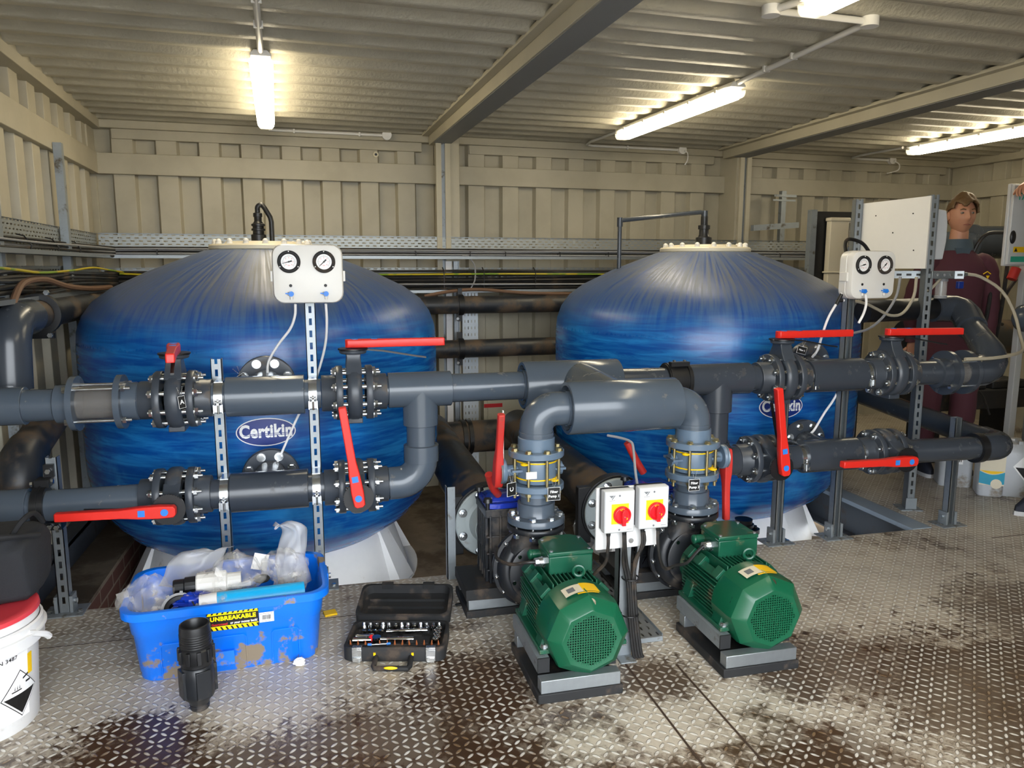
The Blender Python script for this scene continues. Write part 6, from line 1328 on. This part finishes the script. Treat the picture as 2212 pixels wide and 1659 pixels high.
def person(loc, yaw, label, headyaw, arms, jm, tm, sm, hair=True, hd=None):
    t = thing('person', label, 'person', loc, yaw)
    sh = [Vector((.165,0,1.405)), Vector((-.165,0,1.405))]
    N_ = [((0,.01,.95),(.105,.075)),((0,.005,1.10),(.12,.09)),((0,0,1.28),(.13,.095)),((0,.005,1.40),(.085,.06)),((0,.01,1.50),.062),((0,0,1.66),.055)]; E_ = [(0,1),(1,2),(2,3),(3,4),(4,5)]
    for k, s in enumerate((1,-1)):
        el, wr = arms[k]; b0 = len(N_); N_ += [(tuple(sh[k]-Vector((s*.02,0,.03))),.044),(el,.038),(wr,.030)]; E_ += [(3,b0),(b0,b0+1),(b0+1,b0+2)]
        b0 = len(N_); N_ += [((s*.09,.01,.86),(.075,.075)),((s*.11,-.015,.50),.062),((s*.115,.03,.10),.042),((s*.12,-.02,.045),.040),((s*.13,-.13,.035),(.04,.03))]; E_ += [(0,b0),(b0,b0+1),(b0+1,b0+2),(b0+2,b0+3),(b0+3,b0+4)]
    V, F = skin_mesh(N_, E_); body = MB(); body.add(V, F)
    m, HV, HF = head_verts((0,-.012,1.705), headyaw); body.add([m @ v for v in HV], HF)
    for k, s in enumerate((1,-1)):
        e = MB(); e.sphere((s*.078,.008,-.002),(.010,.018,.030),12,8); body.add([m @ Vector(v) for v in e.v], e.f)
        el, wr = arms[k]; hand(body, wr, hd if hd and k else Vector(wr)-Vector(el)+Vector((0,0,-.05)), (0,-1,.3) if k == 0 else (0,-1,.3), s, .5)
    bo = body.build('body', M['skin'], t, smooth=60)
    for s in (1,-1):
        e = MB(); e.use(0).sphere((s*.031,-.0735,.0145),(.0110,.0095,.0072),14,10); e.use(1).sphere((s*.031,-.083,.0145),(.0052,.003,.0052),12,8); e.v = [tuple(m @ Vector(v)) for v in e.v]; e.build('eye', [M['eye'], M['iris']], bo)
        e = MB(); e.tube([Vector((s*.018,-.092,.034)),Vector((s*.034,-.089,.039)),Vector((s*.048,-.078,.033))],[.0035,.004,.002],8); e.v = [tuple(m @ Vector(v)) for v in e.v]; e.build('eyebrow', M['hair'], bo)
    e = MB(); e.tube([Vector((-.024,-.083,-.060)),Vector((0,-.0915,-.058)),Vector((.024,-.083,-.060))],[.002,.0052,.002],8); e.v = [tuple(m @ Vector(v)) for v in e.v]; e.build('lips', M['lip'], bo)
    h = MB(); V2 = []; keep = []
    for v in HV:
        d_ = v.normalized(); kk = 1.10+.06*MN.noise(d_*4)+.05*MN.noise(d_*9); V2.append(m @ (v*kk + Vector((0,-.01,.018) if v.y < 0 else (0,.004,.010))))
    for f in HF:
        c = sum((HV[i] for i in f), Vector())/len(f); lim = .050 if c.y < -.035 else (.012 if c.y < .02 and abs(c.x) > .05 else (-.045))
        if c.z > lim + .014*sin(c.x*70): keep.append(f)
    h.add(V2, keep); h.build('hair', M['hair'], t, smooth=50, solid=.012)
    # clothes follow the body
    def loft(mb, rows): mb.rings([[(rx*math.copysign(abs(cos(a))**.85, cos(a)), .008+ry*math.copysign(abs(sin(a))**.85, sin(a)), z) for a in [2*pi*q/32 for q in range(32)]] for z, rx, ry in rows])
    j = MB(); loft(j, [(.80,.150,.105),(.81,.172,.126),(.90,.172,.126),(.93,.166,.12),(1.05,.160,.118),(1.18,.166,.124),(1.30,.178,.130),(1.37,.180,.126),(1.42,.158,.110),(1.455,.118,.092),(1.485,.088,.080),(1.515,.074,.070)])
    for k, s in enumerate((1,-1)):
        el, wr = arms[k]; w2 = Vector(el).lerp(Vector(wr), .92)
        j.tube(bez([Vector((s*.10,0,1.40)), sh[k]+Vector((0,0,-.015)), sh[k].lerp(Vector(el),.45)+Vector((s*.012,0,0)), Vector(el), Vector(el).lerp(w2,.5), w2], 25), [.060]*3+[.070]*3+[.068]*3+[.062]*4+[.055]*4+[.050]*4+[.044]*5, 16)
    jo = j.build('jacket', jm, t, smooth=60)
    c = MB(); c.lathe([(.082,1.485),(.080,1.51),(.074,1.555),(.079,1.557),(.088,1.51),(.094,1.485)], (0,.008,0), (0,0,1), 28, False, False); c.prism([(-.05,0),(.0,-.15),(.05,0)], (0,-.088,1.50), (1,0,0), (0,-.25,1), (0,.02,0)); c.build('collar', M['collar'], jo)
    if hair: g = MB(); g.tube([Vector((.10,-.155,1.335)),Vector((.125,-.15,1.35)),Vector((.15,-.14,1.335))],.003,6); g.add([(.115,-.158,1.325),(.138,-.155,1.325),(.126,-.158,1.30)],[(0,1,2)]); g.build('chest_badge', M['yellow'], jo)
    for k, s in enumerate((1,-1)): pass
    q = MB(); loft(q, [(1.02,.150,.108),(.95,.158,.115),(.86,.165,.122),(.80,.150,.112),(.76,.10,.09)])
    for s in (1,-1): q.tube(bez([(s*.085,.01,.90),(s*.095,.005,.78),(s*.11,-.01,.50),(s*.115,.02,.25),(s*.12,.01,.06)],24), [.085]*3+[.100]*4+[.092]*4+[.080]*5+[.072]*5+[.070]*8, 18)
    q.build('trousers', tm, t, smooth=60)
    for s in (1,-1):
        k = MB(); k.use(0); k.rings([[(s*.122+px*w, -.045+py*.145*w2, z) for px, py in [(cos(a)*.048, sin(a)) for a in [2*pi*i/20 for i in range(20)]]] for z, w, w2 in ((.02,1.0,1.0),(.05,.97,.97),(.075,.8,.75),(.10,.75,.5))]); k.use(1); k.rings([[(s*.122+cos(a)*.051, -.045+sin(a)*.150, z) for a in [2*pi*i/20 for i in range(20)]] for z in (0,.024)]); k.build('shoe', [sm, M['sole']], t)
    return t
person((4.04,4.20,0.0), RAD(-22), 'person in a maroon fleece standing behind the white board, looking right', RAD(2), (((.24,.03,1.13),(.24,.02,.86)),((-.24,.06,1.13),(-.20,.10,.86))), M['jacket'], M['jacket'], M['shoe'])
person((3.925,3.20,0), RAD(-90), 'person beyond the right edge, one navy shoe and a reaching hand in view', 0, (((.27,-.10,1.17),(.20,-.22,1.0)),((-.48,.26,1.62),(-.68,.315,1.905))), M['trousers'], M['trousers'], M['shoe'], False, (.2,-1,-.45))
